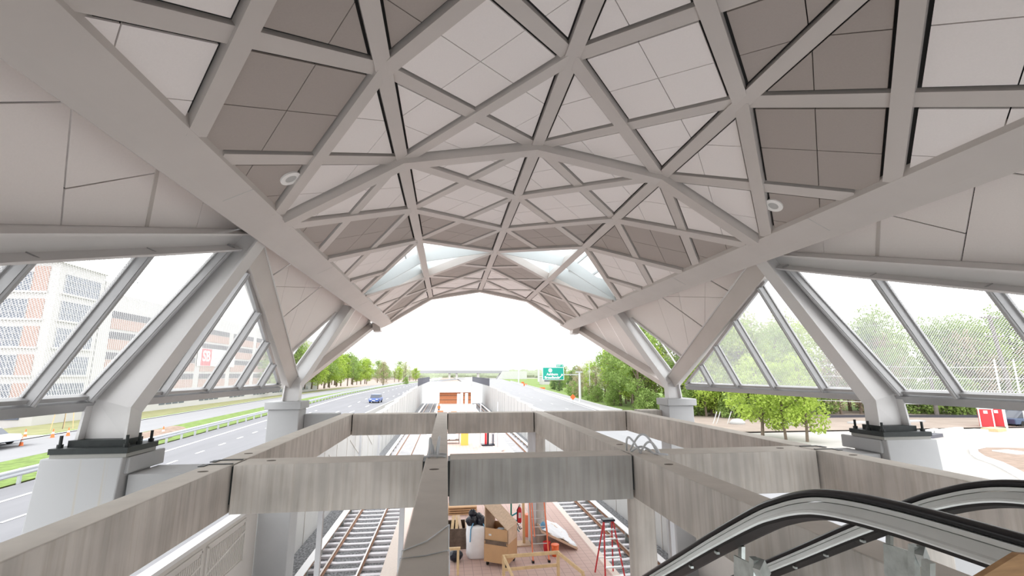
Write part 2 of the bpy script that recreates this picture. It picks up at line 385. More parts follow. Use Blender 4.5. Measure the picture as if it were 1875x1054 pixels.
# main rib and end rib: swept along the fold line
def rib(k, w, drop, top, name, m='steel'):
    pts = [(-5.40,3.17),(-3.04,4.66),(0,5.21),(3.04,4.66),(5.40,3.17)]
    rings = []
    for i, (x,z) in enumerate(pts):
        ns = []
        for a, b in ((i-1,i),(i,i+1)):
            if 0 <= a and b < 5:
                d = V(pts[b][0]-pts[a][0],0,pts[b][1]-pts[a][1]).normalized(); ns.append(V(d.z,0,-d.x))
        n = sum(ns, V(0,0,0)).normalized(); sc = 1/max(.5, n.dot(ns[0])); c0 = V(XC+x, yk(k), z)
        rings.append([c0+V(0,-w/2,0)+n*drop*sc, c0+V(0,w/2,0)+n*drop*sc, c0+V(0,w/2,0)-n*top*sc, c0+V(0,-w/2,0)-n*top*sc])
    MB().loft(rings).build(name, m, canopy)
rib(0, .32, .11, .36, 'main_rib')
rib(6, .34, .10, .62, 'end_rib')
# speakers set into the dark panels beside the girders
for s in (-1,1):
    f = FAC[1 if s < 0 else 3]; a = 2.16; y = 8.38
    sp = empty('ceiling_speaker', f.pt(a,y,HP), 'round white ceiling speaker in the taupe panel by the %s girder' % SIDE[s], 'speaker', 'round ceiling speakers')
    def ring(r0, r1, h0, h1):
        mb = MB(); n = 32; R = []
        for r, h in ((r0,HP-.0),(r0,h0),(r1,h1),(r1,HP)):
            R.append([f.pt(a+r*math.cos(2*PI*i/n), y+r*math.sin(2*PI*i/n), h) for i in range(n)])
        mb.loft(R, cap=False); return mb
    ring(.19,.105,HP-.03,HP-.035).build('bezel', 'ring_white', sp, smooth=False)
    mb = MB(); mb.flat([f.pt(a+.11*math.cos(2*PI*i/24), y+.11*math.sin(2*PI*i/24), HP-.022) for i in range(24)]); mb.build('grille', 'ring_grey', sp)
# skylights: light shafts with a deep white baffle and glass on top
for s in (-1,1):
    fs, fp = (FAC[0],FAC[1]) if s < 0 else (FAC[2],FAC[3])
    S3, P2, P4, P3, E3 = (0,yk(3)), (fs.W,yk(2)), (fs.W,yk(4)), (fs.W,yk(3)), (fp.W-.40,yk(3))
    p2, p4, p3 = (0,yk(2)), (0,yk(4)), (0,yk(3))
    H = .85
    root = MB()
    for f, p, q in ((fs,S3,P2),(fs,S3,P4),(fp,E3,p2),(fp,E3,p4)):
        a0, b0, a1, b1 = f.pt(*p,.02), f.pt(*q,.02), f.pt(*p,.02), f.pt(*q,.02)
        root.flat([a0,b0,b1+V(0,0,H),a1+V(0,0,H)])
    sk = root.build('skylight', 'shaft_white', canopy)
    MB().loft([[q+V(0,-.03,0),q+V(0,.03,0),q+V(0,.03,h),q+V(0,-.03,h)] for q,h in ((fs.pt(.1,yk(3),.02),.45),(fs.pt(fs.W,yk(3),.02),.60),(fp.pt(fp.W-.40,yk(3),.02),.45))]).build('baffle', 'shaft_white', sk)
    gl = MB(); up = V(0,0,H)
    gl.flat([fs.pt(*S3)+up, fs.pt(*P2)+up, fs.pt(*P4)+up]); gl.flat([fp.pt(*E3)+up, fp.pt(*p4)+up, fp.pt(*p2)+up]); gl.build('glazing', 'sky_glass', sk)
    mu = MB()
    for t in (.33,.66):
        for f, a, b, cc in ((fs,S3,P2,P4),(fp,E3,p2,p4)):
            p = (a[0]+(b[0]-a[0])*t, a[1]+(b[1]-a[1])*t); q = (a[0]+(cc[0]-a[0])*t, a[1]+(cc[1]-a[1])*t)
            mu.bar(f.pt(*p)+up, f.pt(*q)+up, .07, .10)
    mu.build('glazing_bar', 'shaft_white', sk)

# ------------------------------------------------------------------ inclined side walls
WX, WZ = 8.2, -.45
def Wp(s, y, z, off=0.):
    """point of the side-wall plane at height z; off = distance outwards from it"""
    X = WX - 1.55*(z-WZ)/3.51; return V(XC+s*(X+off*.915), y, z+off*.404)
def wn(s): return V(s*.915,0,.404)
def hsec(path, s, depth, wid, tf=.045, tw=.03):
    """H-section along a path of inner-face points: returns inner flange, web, outer flange builders. path: [(X,y,z)], depth outwards along n"""
    P = [V(XC+s*x,y,z) for x,y,z in path]; out = [MB(),MB(),MB()]
    rings = [[],[],[]]
    for i, p in enumerate(P):
        d = (P[min(i+1,len(P)-1)]-P[max(i-1,0)]).normalized()
        n = V(s*1,0,0); n = (n-d*n.dot(d)).normalized(); b = d.cross(n).normalized()
        if 0 < i < len(P)-1:
            n = V(s*1,0,0); n=(n - d*n.dot(d)).normalized()
        D = depth[i] if isinstance(depth,(list,tuple)) else depth
        def q(a0,a1,w): return [p+n*a0-b*w/2, p+n*a0+b*w/2, p+n*a1+b*w/2, p+n*a1-b*w/2]
        rings[0].append(q(0,tf,wid)); rings[1].append(q(tf,D-tf,tw)); rings[2].append(q(D-tf,D,wid))
    for m, r in zip(out, rings): m.loft(r)
    return out
CY = 9.22
for s in (-1,1):
    sd = SIDE[s]
    # --- near column on its pedestal
    col = empty('canopy_column', (XC+s*7.8, CY, -1.2), 'tall bent steel column rising from the near %s concrete pedestal' % sd, 'column', 'bent steel canopy columns')
    a, b, c_ = hsec([(7.40,CY,-1.2),(7.40,CY,-.62),(6.15,10.72,3.05)], s, [.80,.80,.62], .34)
    a.build('inner_flange','steel_light',col); b.build('web','steel_light',col); c_.build('outer_flange','steel_light',col)
    MB().box(*sorted((XC+s*7.36,XC+s*8.24)), CY-.23, CY+.23, -1.21, -1.10).build('sealant_band','dark_plate',col)
    MB().box(*sorted((XC+s*7.20,XC+s*8.38)), CY-.42, CY+.42, -1.296, -1.205).build('base_plate','dark_plate',col)
    for bx, by in ((7.28,-.33),(7.28,0.),(7.28,.33),(8.30,-.30),(8.30,.32)):
        MB().lathe((XC+s*bx,CY+by,0), [(.045,-1.21),(.045,-1.15),(.024,-1.15),(.024,-1.01),(.0,-1.01)], 8).build('anchor_bolt','dark_plate',col)
    # --- near pedestal
    pd = empty('concrete_pedestal', (XC+s*7.9, CY, -6), 'pale grey %sblocky concrete pedestal under the near %s canopy column' % ('rust-streaked ' if s < 0 else '', sd), 'pedestal')
    MB().loft([[V(XC+s*(X0+dx),y,z) for X0,y in ((7.25,8.80),(8.48,8.80),(8.48,9.64),(7.25,9.64))] for z,dx in ((-4.61,1.62),(-2.9,.10),(-1.36,0))]).build('block', 'pedestal_stained' if s < 0 else 'pedestal', pd, bev=.02)
    MB().box(*sorted((XC+s*7.2,XC+s*7.3)), 8.9, 9.9, -1.64, -1.37).build('cap_lip', 'pedestal', pd, bev=.02)
    MB().box(*sorted((XC+s*7.22,XC+s*8.36)), CY-.40, CY+.40, -1.36, -1.30).build('grout_pad', 'grout', pd)
    # --- far pedestal and column
    FY = 19.3
    pd = empty('concrete_pedestal', (XC+s*8.1, FY, -6), 'smaller-looking capped concrete pedestal farther off on the %s' % sd, 'pedestal')
    MB().loft([[V(XC+s*(X0+dx),y,z) for X0,y in ((7.5,18.95),(8.64,18.95),(8.64,19.85),(7.5,19.85))] for z,dx in ((-8.06,.0),(-1.32,0))]).build('block', 'pedestal', pd, bev=.03)
    MB().box(*sorted((XC+s*7.42,XC+s*8.75)), 18.85, 19.95, -1.32, -1.03).build('cap', 'pedestal', pd, bev=.03)
    col = empty('canopy_column', (XC+s*8.0, FY, -1.03), 'leaning steel column on the far %s pedestal meeting the roof girder' % sd, 'column', 'bent steel canopy columns')
    a, b, c_ = hsec([(7.62,FY,-1.026),(7.62,FY+.05,-.45),(6.28,21.75,3.05)], s, [.62,.62,.58], .38)
    a.build('inner_flange','steel_light',col); b.build('web','steel_light',col); c_.build('outer_flange','steel_light',col)
    # --- inclined braces bounding the screens
    def brace(p, q, depth, name):
        """p,q = (y,z) centre line in the wall plane; channel open inwards: web outside, flanges top and bottom"""
        P, Q = Wp(s,*p), Wp(s,*q); d = (Q-P).normalized(); n = wn(s); e = n.cross(d).normalized()
        if e.z < 0: e = -e
        mb = MB()
        for a0,a1,o0,o1 in ((-depth/2,depth/2,.0,.03),(depth/2-.04,depth/2,-.24,.03),(-depth/2,-depth/2+.04,-.24,.03)):
            mb.loft([[c+e*a0+n*o0, c+e*a1+n*o0, c+e*a1+n*o1, c+e*a0+n*o1] for c in (P,Q)])
        return mb.build(name, 'steel_light', canopy)
    brace((10.75,3.06),(-1.6,-.86),.42,'rear_brace')
    P, Q = Wp(s,11.15,2.98,.10), Wp(s,19.75,-.36,.10); d = (Q-P).normalized(); n = wn(s); e = n.cross(d).normalized()
    if e.z < 0: e = -e
    MB().loft([[c+e*a0+n*o0 for a0,o0 in ((-.27,-.28),(.27,-.28),(.27,.12),(-.27,.12))] for c in (P,Q)]).build('forward_brace','steel',canopy)
    MB().loft([[c+e*a0+n*o0 for a0,o0 in ((.27,-.31),(.31,-.31),(.31,.12),(.27,.12))] for c in (P,Q)]).build('brace_flange','steel_light',canopy)
    # --- far sloping eave tie
    P, Q = Wp(s,29.3,2.98,-.1), Wp(s,20.3,-.40,-.1); d = (Q-P).normalized(); e = n.cross(d).normalized()
    if e.z < 0: e = -e
    MB().loft([[c+e*a0+n*o0 for a0,o0 in ((-.16,-.12),(.16,-.12),(.16,.25),(-.16,.25))] for c in (P,Q)]).build('eave_tie','steel',canopy)
    # --- white skirt panels between girder and braces (outside the brace line)
    off = .16
    def skirt(poly, cuts):
        ps = [poly]
        for p, q, g_, *rg in cuts:
            if rg:
                inn = [po for po in ps if rg[0] <= sum(a[0] for a in po)/len(po) <= rg[1]]; ps = [po for po in ps if po not in inn] + split(inn, p, q, g_)
            else: ps = split(ps, p, q, g_)
        mb = MB()
        for po in ps: mb.loft([[Wp(s,y,z,off) for y,z in po], [Wp(s,y,z,off+.03) for y,z in po]])
        mb.build('skirt_panel', 'panel_white', canopy)
    skirt([(11.15,3.35),(11.15,3.1),(-2,-.95),(-2,3.35)], [((7.7,3.2),(8.15,2.5),.02),((5.98,3.18),(6.68,2.18),.025),((5.81,1.89),(7.71,3.17),.02,3,7.7),((5.15,2.78),(5.75,3.19),.02,-9,6.0),((2.5,3.3),(4.2,1.2),.03,-9,5.0),((9.1,3.3),(9.5,2.6),.012,8,11)])
    MB().bar(Wp(s,7.68,3.25,off),Wp(s,8.3,2.3,off),.07,.03,wn(s)).build('skirt_trim','steel',canopy)
    skirt([(11.0,3.35),(11.2,2.9),(17.95,.52),(21.1,2.65),(21.8,2.75),(21.8,3.35)], [((13.39,2.6),(14.16,3.17),.05),((15.83,1.76),(17.69,3.18),.05),((14.2,3.17),(15.28,1.97),.015),((16.13,3.12),(17.19,1.24),.015),((13.0,2.3),(18.6,3.3),.012),((17.9,3.3),(18.6,.5),.012)])
    skirt([(21.6,3.35),(21.9,2.75),(20.8,-.05),(29.7,2.8),(29.7,3.4)], [((24.3,3.2),(23.7,1.0),.03),((26.3,3.2),(25.6,1.4),.03)])
    MB().loft([[Wp(s,y,z,off+.25) for y,z in ((10.75,3.5),(-6,3.5),(-6,-2.2),(-2,-1.0),(10.75,2.95))],[Wp(s,y,z,off+.27) for y,z in ((10.75,3.5),(-6,3.5),(-6,-2.2),(-2,-1.0),(10.75,2.95))]]).build('skirt_backing','deck_dark',canopy)
    MB().loft([[Wp(s,y,z,off+o) for y,z in ((11.0,3.5),(11.75,3.0),(18.05,.6),(20.9,3.0),(21,3.5))] for o in (.25,.27)]).build('skirt_backing','deck_dark',canopy)
    # glazed slit beside the far column
    fr = MB()
    for p, q in (((18.05,.62),(21.1,2.65)),((21.9,2.75),(20.8,.0))): fr.bar(Wp(s,*p,off), Wp(s,*q,off), .10, .16, wn(s))
    for p, q in (((18.9,.55),(20.3,1.6)),((19.4,.9),(19.2,1.5)),((19.6,.3),(20.4,2.2))): fr.bar(Wp(s,*p,off+.3), Wp(s,*q,off+.3), .04, .06, wn(s))
    sl = fr.build('side_light', 'steel_light', canopy)
    MB().flat([Wp(s,18.05,.62,off+.3),Wp(s,19.75,-.2,off+.3),Wp(s,20.9,3.0,off+.3)]).build('glazing','sky_glass',sl)
    # --- wire screens
    scr = empty('wire_screen', Wp(s,9.2,-.45), 'slanted wire mesh screen with grey mullions along the %s side of the canopy' % sd, 'screen', 'side wire screens')
    sill = MB(); sill.bar(Wp(s,-1,-.52), Wp(s,18.6,-.52), .16, .20, wn(s)); sill.build('sill_rail','steel_frame',scr)
    sill = MB(); sill.bar(Wp(s,-1,-.385), Wp(s,18.6,-.385), .07, .12, wn(s)); sill.build('sill_bead','steel_frame',scr)
    topb = lambda y: 2.78+.317*(y-10.4)
    topf = lambda y: 2.62-.414*(y-11.3)
    lean = .15
    def ytop(y, fn):
        z = fn(y)
        for _ in range(5): z = fn(y+lean*(z+.4))
        return y+lean*(z+.4), z
    ycol = lambda z: 9.30+(z+.6)*.415
    def mull(p, q):
        mb = MB(); P, Q = Wp(s,*p), Wp(s,*q); mb.bar(P,Q,.085,.20,wn(s),-.02); mb.bar(P,Q,.15,.05,wn(s),.05); mb.tube([P-wn(s)*.13,Q-wn(s)*.13],.035,8)
        mb.build('mullion','steel_frame',scr)
    yb_ = [1.0,2.75,4.5,6.2,7.95]
    for y in yb_:
        yt, zt = ytop(y, topb); mull((y,-.42),(yt,zt))
    mull((ycol(-.42)-.27,-.42),(ycol(2.75)-.27,2.80))
    yf = [11.25,13.15,14.95,16.6]
    for y in yf:
        yt, zt = ytop(y, topf); mull((y,-.42),(yt,zt))
    mb = MB(); mb.bar(Wp(s,11.4,2.60),Wp(s,18.4,-.33),.10,.12,wn(s)); mb.build('head_rail','steel_frame',scr)
    edges = []
    for ys, fn in ((yb_,topb),(yf,topf)):
        edges.append([((y,-.42),ytop(y,fn)) for y in ys])
    quads = [((a[0],a[1]),(b[0],b[1])) for a, b in zip(edges[0],edges[0][1:])]
    quads.append((edges[0][-1], ((ycol(-.42)-.27,-.42),(ycol(2.75)-.27,2.80))))
    quads.append((((ycol(-.42)+.15,-.42),(ycol(2.5)+.2,2.55)), edges[1][0]))
    quads += [(a,b) for a, b in zip(edges[1],edges[1][1:])]
    quads.append((edges[1][-1], ((18.4,-.42),(18.4,-.40))))
    for (a0,a1),(b0,b1) in quads:
        MB().flat([Wp(s,*a0,.04),Wp(s,*b0,.04),Wp(s,*b1,.04),Wp(s,*a1,.04)]).build('wire_panel','wire_screen',scr)

# ================================================================== CONCRETE GRID
BT, BB = -1.6, -2.43
def beam(x0,x1,y0,y1,label,m='concrete',holes=(),top=BT,bot=BB,joint=0,grp='precast beams of the open floor grid'):
    e = empty('concrete_beam', ((x0+x1)/2,(y0+y1)/2,bot), label, 'beam', grp)
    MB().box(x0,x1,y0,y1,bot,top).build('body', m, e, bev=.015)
    if joint:
        for a, b in ((x0-joint+.006,x0),(x1,x1+joint-.006)): MB().box(a,b,y0+.05,y1-.05,bot+.16,top-.03).build('joint_filler','dark_plate',e)
    for hx, hy in holes:
        MB().lathe((hx,hy,top+.002), [(.07,-.004),(.07,.002),(.0,.002)], 14, 1.2, .8).build('lifting_pocket','hole',e)
    return e
TN0, TN1, TF0, TF1 = 9.22, 9.88, 19.9, 20.5
G = .045
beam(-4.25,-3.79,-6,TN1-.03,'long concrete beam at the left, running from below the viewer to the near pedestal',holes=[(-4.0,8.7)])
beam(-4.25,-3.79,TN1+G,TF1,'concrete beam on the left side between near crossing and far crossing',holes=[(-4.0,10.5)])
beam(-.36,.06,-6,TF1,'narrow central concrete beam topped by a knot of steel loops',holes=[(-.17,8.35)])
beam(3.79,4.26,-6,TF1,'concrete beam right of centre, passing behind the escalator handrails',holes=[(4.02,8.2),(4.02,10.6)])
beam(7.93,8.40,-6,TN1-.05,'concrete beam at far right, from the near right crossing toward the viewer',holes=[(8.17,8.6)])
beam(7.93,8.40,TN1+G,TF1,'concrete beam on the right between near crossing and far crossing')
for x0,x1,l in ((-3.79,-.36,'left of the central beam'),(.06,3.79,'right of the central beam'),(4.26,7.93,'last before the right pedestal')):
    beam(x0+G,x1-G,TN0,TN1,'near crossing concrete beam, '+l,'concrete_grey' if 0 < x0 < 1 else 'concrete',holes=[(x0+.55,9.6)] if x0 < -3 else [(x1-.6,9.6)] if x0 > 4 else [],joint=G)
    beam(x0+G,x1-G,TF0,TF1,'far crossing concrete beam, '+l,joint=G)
for s in (-1,1):
    xa, xb = (XC-7.24,-4.25-G) if s < 0 else (8.40+G,XC+7.24)
    beam(xa,xb,8.97,9.80,'short grey stub beam tying the near %s pedestal to the grid' % SIDE[s],'pedestal',top=-1.66)
    xa, xb = (XC-7.49,-4.25-G) if s < 0 else (8.40+G,XC+7.49)
    beam(xa,xb,19.6,20.3,'short stub beam tying the far %s pedestal to the grid' % SIDE[s],'pedestal' if s < 0 else 'concrete',top=-1.55,bot=-2.2)
# dark notched joints are real gaps; corbels under the beam ends
for x, y, l in ((-3.76,9.5,'left'),(7.90,9.5,'right')):
    pass
# steel loops
def loops(name, paths, label, loc):
    e = empty(name, loc, label, 'cable', 'steel lifting loops')
    for p in paths: MB().tube(p, .022, 8).build('loop','cable',e,smooth=True)
    return e
def arc(p, q, h, n=12, bow=(0,0,0)):
    p, q = Vector(p), Vector(q); return [p+(q-p)*(i/n)+V(0,0,h*math.sin(PI*i/n))+Vector(bow)*math.sin(PI*i/n) for i in range(n+1)]
z0 = BT
loops('lifting_loop', [arc((-.30,9.45,z0),(-.24,9.62,z0),.36,12,(-.02,0,0)), arc((-.14,9.45,z0),(-.18,9.66,z0),.38,12,(.05,0,0)), arc((-.33,9.6,z0),(-.20,9.7,z0),.22), [(-.40,9.42,z0+.03),(-.25,9.45,z0+.04),(-.05,9.44,z0+.03),(.02,9.46,z0+.02)], [(-.3,9.62,z0+.03),(-.05,9.66,z0+.04),(.03,9.62,z0+.03)]],
      'knot of grey steel wire loops standing on the central beam', (-.17,9.5,z0))
loops('lifting_loop', [arc((3.85,9.75,z0),(4.0,9.35,z0),.30,14,(-.1,0,0)), arc((3.95,9.8,z0),(4.3,9.2,z0),.36,14,(.0,0,0)), arc((4.0,9.4,z0),(4.32,9.15,z0),.24), arc((3.88,9.6,z0),(4.25,9.3,z0),.12), [(4.2,9.2,z0+.02),(4.4,9.1,z0+.02),(4.45,9.08,z0+.01)]],
      'bent grey steel loops on the beam right of centre', (4.05,9.5,z0))
for k, (p, q) in enumerate((((-.37,4.62,-1.80),(.07,5.35,-1.86)),((-.37,4.45,-1.9),(.07,4.62,-1.80)))):
    tag(MB().tube([p,(-.368,p[1]+.03,-1.594),(-.15,(p[1]*1.3+q[1]*.7)/2,-1.592),(.068,q[1],-1.594),q],.006,5).build('twine','cable'),'thin pale twine looped over the central beam, %s loop' % ('farther' if k == 0 else 'nearer'),'twine')
for s in (-1,1):
    xa = -4.02 if s < 0 else 8.16
    for k, y in enumerate((9.30,9.72)):
        tag(MB().box(xa-.22,xa+.22,y,y+.05,BT+.001,BT+.014).box(xa+s*.22-.05,xa+s*.22+.05,y-.18,y,BT+.001,BT+.014).build('joint_angle','dark_plate'),'black steel angle lying on the beam corner at the near %s crossing, %s one' % (SIDE[s],'nearer' if k == 0 else 'farther'),'angle')
# ---- finished mezzanine floor the viewer stands on, and the hall behind
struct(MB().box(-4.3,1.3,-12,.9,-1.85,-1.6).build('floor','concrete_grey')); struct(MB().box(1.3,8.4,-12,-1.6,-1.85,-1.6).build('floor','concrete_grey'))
struct(MB().box(-6.6,10.6,-12.3,-12,-1.85,6).build('wall_back','hall_grey'))
for s in (-1,1): struct(MB().box(*sorted((XC+s*7.9,XC+s*8.1)),-12,-1.2,-1.85,3.2).build('wall_%s_hall' % SIDE[s],'hall_grey')); struct(MB().box(*sorted((XC+s*6.2,XC+s*8.5)),-12,-1.2,-1.85,-1.6).build('floor','concrete_grey'))
# ---- supports
def round_col(x, y, r, z1, z0, label):
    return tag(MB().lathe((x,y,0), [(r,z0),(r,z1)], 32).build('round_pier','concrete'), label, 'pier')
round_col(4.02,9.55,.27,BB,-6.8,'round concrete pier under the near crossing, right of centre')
round_col(4.02,20.2,.27,BB,-6.8,'round concrete pier under the far crossing')
tag(MB().box(7.86,8.44,7.15,7.75,-6.8,BB).build('square_pier','concrete',bev=.02), 'square concrete pier at lower right behind the escalator handrails', 'pier')
for x, y, zb, l in ((-2.27,9.6,-8.06,'grey pipe post standing in front of the left track'),(-.78,9.6,-6.8,'grey pipe post on the left edge of the platform'),(4.68,9.6,-6.8,'thin grey post close behind the round pier')):
    tag(MB().box(x-.045,x+.045,y-.045,y+.045,zb,BB).build('pipe_post','post_grey'), l, 'post')
for x, y, l in ((-6.2,36.5,'slim grey post beside the left trackway wall, seen between the crossings'),(-5.08,38,'slim grey post next to the left cover board, seen between the crossings')): tag(MB().box(x-.08,x+.08,y-.08,y+.08,-8.06,-3.0).build('pipe_post','post_grey'), l, 'post')

# ================================================================== TRACKWAY
RT, TB, PT, GZ = -7.8, -8.06, -6.8, -5.3      # rail top, track bed, platform, ground
def sbox(name, m, *b, **k): return struct(MB().box(*b).build(name, m, **k))
sbox('platform_floor','pavers',-1.55,5.85,4,112,PT-1.2,PT)
for i,(x0,x1) in enumerate(((-2.1,-1.55),(5.85,6.12))):
    sbox('trim_%d' % (i+1),'granite',x0,x1,4,112,PT-1.2,PT+.004)
st = MB()
for x in (-1.50,-1.42,-1.34,-1.26,-1.18,-1.10): st.box(x,x+.03,4,112,PT,PT+.006)
struct(st.build('trim_3','granite'))
sbox('track_floor','ballast',-6.75,10.3,0,135,TB-.2,TB)
RAILS = ((-4.78,'outer rail of the left track'),(-3.34,'platform-side rail of the left track'),(6.87,'platform-side rail of the right track'),(8.31,'outer rail of the right track'))
for x, l in RAILS:
    e = empty('running_rail',(x,40,TB),'rusty brown steel '+l,'rail','running rails')
    prof = [(-.07,-.16),(.07,-.16),(.07,-.145),(.012,-.12),(.012,-.04),(.036,-.03),(.036,-.004),(-.036,-.004),(-.036,-.03),(-.012,-.04),(-.012,-.12),(-.07,-.145)]
    MB().loft([[V(x+a,y,RT+b) for a,b in prof] for y in (2,130)]).build('rail_body','rust',e)
    MB().box(x-.034,x+.034,2,130,RT-.004,RT).build('rail_head','rail_top',e)
tie0 = None; n = 0
for x, l, ylim in ((-4.06,'left',(9.5,88)),(7.59,'right',(15,88))):
    y = ylim[0]
    while y < ylim[1]:
        if tie0 is None:
            mb = MB(); mb.loft([[V(a,-b,0),V(a,b,0),V(a,b-.02,hh),V(a,-b+.02,hh)] for a,b,hh in ((-1.6,.14,.19),(-.9,.14,.19),(-.45,.12,.14),(.45,.12,.14),(.9,.14,.19),(1.6,.14,.19))])
            tie0 = mb.build('railway_tie','tie',local=True); o = tie0
        else: o = tie0.copy(); COL.objects.link(o)
        o.location = V(x,y,RT-.165-.19+ZC); tag(o,'pale concrete sleeper across the %s track bed' % l,'sleeper','concrete sleepers of the %s track' % l)
        y += .76
for x, l in ((-5.42,'left'),(9.05,'right')):
    e = empty('third_rail_cover',(x,40,TB),'long white cover board over the third rail beside the %s wall' % l,'third rail')
    MB().loft([[V(x+a,y,RT+b) for a,b in ((-.16,.18),(.16,.18),(.16,.22),(-.16,.22))] for y in (2,125)]).build('cover_board','cover_white',e)
    MB().box(x-.05,x+.05,2,125,RT-.05,RT+.06).build('power_rail','rust',e)
    y = 10
    while y < 80: MB().box(x-.16,x+.10,y,y+.08,TB,RT+.18).build('bracket','galv',e); y += 2.2
# station side walls
for s, wx, l in ((-1,-6.67,'left'),(1,10.25,'right')):
    o = wx+s*.6
    def X(a,b): return (min(a,b),max(a,b))
    # near high wall with ribbed panels and bright coping
    sbox('wall_'+l,'wall_conc',*X(wx,o),-4,18.9,TB-.2,-4.66)
    struct(MB().box(*X(wx-s*.05,wx+s*.28),-4,18.3,-4.66,-4.55).build('trim_4','coping'))
    sbox('wall_%s_ledge' % l,'slab_grey',*X(wx+s*.28,wx+s*3.1),-4,18.3,-5.2,-4.62)
    pn = MB(); fr = MB()
    for i in range(6):
        y0 = 1.0+i*2.85; y1 = y0+2.55
        for y in (y0,y1): fr.box(*X(wx-s*.05,wx),y-.05,y+.05,-6.15,-4.85)
        for z in (-6.15,-4.85): fr.box(*X(wx-s*.05,wx),y0,y1,z-.05,z+.05)
        k = y0+.12
        while k < y1-.1: pn.box(*X(wx-s*.03,wx),k,k+.05,-6.05,-5.0); k += .11
        fr.bar((wx-s*.03,y0,-5.6),(wx-s*.03,y1,-5.2),.06,.07,(s,0,0))
    struct(pn.build('wall_%s_ribs' % l,'wall_conc')); struct(fr.build('wall_%s_panel' % l,'wall_conc'))
    # lower stretch, then crash wall panels stepping up
    sbox('wall_%s_middle' % l,'wall_white',*X(wx,o),19.9,50,TB-.2,-4.25)
    ribs = MB()
    for y in range(22,50,3): ribs.box(*X(wx-s*.025,wx),y,y+.06,TB,-4.3)
    for y in range(23,48,6): ribs.bar((wx-s*.01,y,-4.6),(wx-s*.01,y+4.5,-6.4),.05,.05,(s,0,0))
    struct(ribs.build('wall_%s_joint' % l,'wall_conc'))
    for i, (y0,y1,zt) in enumerate(((50,58,-3.95),(58,68,-3.75),(68,80,-3.45),(80,94,-3.2),(94,110,-2.95),(110,132,-2.8))):
        sbox('wall_%s_panel_run' % l,'wall_white',*X(wx,o),y0,y1,TB-.2,zt)
        j = MB(); y = y0+2.4
        while y < y1: j.box(*X(wx-s*.02,wx),y,y+.10,TB,zt); y += 3.2
        struct(j.build('wall_%s_joint' % l,'slab_grey'))
    sbox('wall_%s_far' % l,'wall_white',*X(wx,o),132,189,TB-.2,-2.8)
    fe = empty('parapet_fence',(wx,150,-2.9),'dark picket fence on top of the far %s trackway wall' % l,'fence')
    fb = MB(); fb.box(*X(wx,wx+s*.06),112,188,-1.05,-.96); fb.box(*X(wx,wx+s*.06),112,188,-2.72,-2.64)
    fb.build('fence_rail','fence',fe)
    fb = MB(); y = 112
    while y < 188: fb.box(*X(wx,wx+s*.05),y,y+.16,-2.8,-1.0); y += .7
    fb.build('fence_infill','fence',fe)
for wx, y, l in ((10.25,62,'right'),(-6.67,66,'left')):
    s = 1 if wx > 0 else -1
    tag(MB().box(*sorted((wx-s*.03,wx-s*.001)),y,y+1.3,-6.0,-4.9).build('wall_plate','mull'), 'small grey plate fixed on the %s trackway wall' % l, 'plate')

# ================================================================== GROUND AND ROADS
def interp(tab, y):
    for (y0,x0),(y1,x1) in zip(tab,tab[1:]):
        if y <= y1: return x0+(x1-x0)*(y-y0)/(y1-y0)
    return tab[-1][1]
YS = [-40,0,10,23,38,55,75,95,124,150,180,215,256,310,380,470,600]
EL_ = [(-40,-18),(10,-18),(23,-18.3),(55,-20.4),(95,-22.7),(124,-24.2),(180,-24.4),(256,-22.4),(380,-13),(600,14)]
ML_ = [(-40,-9.35),(67,-9.35),(103,-8.9),(180,-8.5),(256,-7.4),(380,-3.5),(600,26)]
def strip(name, m, fa, fb, z, ys=YS, kind='structure', zb=None):
    if zb is None: zb = z
    mb = MB()
    for y0, y1 in zip(ys,ys[1:]): mb.flat([V(fa(y0),y0,z),V(fb(y0),y0,zb),V(fb(y1),y1,zb),V(fa(y1),y1,z)])
    o = mb.build(name, m); o['kind'] = kind; return o
el = lambda y: interp(EL_,y); gr = lambda y: interp(EL_,y)-2.3; ml = lambda y: interp(ML_,y)
struct(MB().box(-900,-30,-60,2500,-8.6,-7.75).build('ground','dirt'))
struct(MB().box(10.85,900,-60,2500,GZ-.6,GZ-.12).build('ground','gravel'))
struct(MB().box(-7.27,10.85,190,2500,GZ-.6,GZ-.1).build('ground','dirt'))
strip('ground','dirt',lambda y: gr(y)-.6,lambda y: -7.27,GZ-.12,[-60,0,10,23,38,55,75,95,124,150,180,189.9]); strip('ground','dirt',lambda y: gr(y)-.6,lambda y: 12,GZ-.12,[190,215,256,310,380,470,600,2500])
ra = strip('road_surface','asphalt',lambda y: el(y)-2.0,lambda y: ml(y)+.4,GZ+.05)
mk = MB()
def mark(fx, w, ys, dash=None):
    y = ys[0]
    while y < ys[1]:
        y1 = min(ys[1], y+(dash[0] if dash else 6)); a, b = fx(y), fx(y1); ww = w*(1+y/160)
        mk.flat([V(a-ww/2,y,GZ+.065),V(a+ww/2,y,GZ+.065),V(b+ww/2,y1,GZ+.065),V(b-ww/2,y1,GZ+.065)])
        y += (dash[0]+dash[1]) if dash else 6
mark(el,.16,(0,400)); mark(lambda y: el(y)+2.5,.13,(20,75),(1.2,2.5)); mark(lambda y: el(y)+6.0,.13,(20,260),(3,9)); mark(lambda y: ml(y)-3.9,.13,(20,260),(3,9)); mark(lambda y: ml(y)-1.2,.13,(0,300))
mk.build('lane_marking','paint_white',ra)
strip('grass_verge','grass',lambda y: gr(y)-7.6,gr,-5.7,kind='stuff',zb=GZ+.04)
rb = strip('road_access','asphalt_pale',lambda y: gr(y)-16.6,lambda y: gr(y)-7.6,-6.0,zb=-5.7)
strip('kerb_left','stone_kerb',lambda y: gr(y)-17.2,lambda y: gr(y)-16.6,-5.96,zb=-5.93)
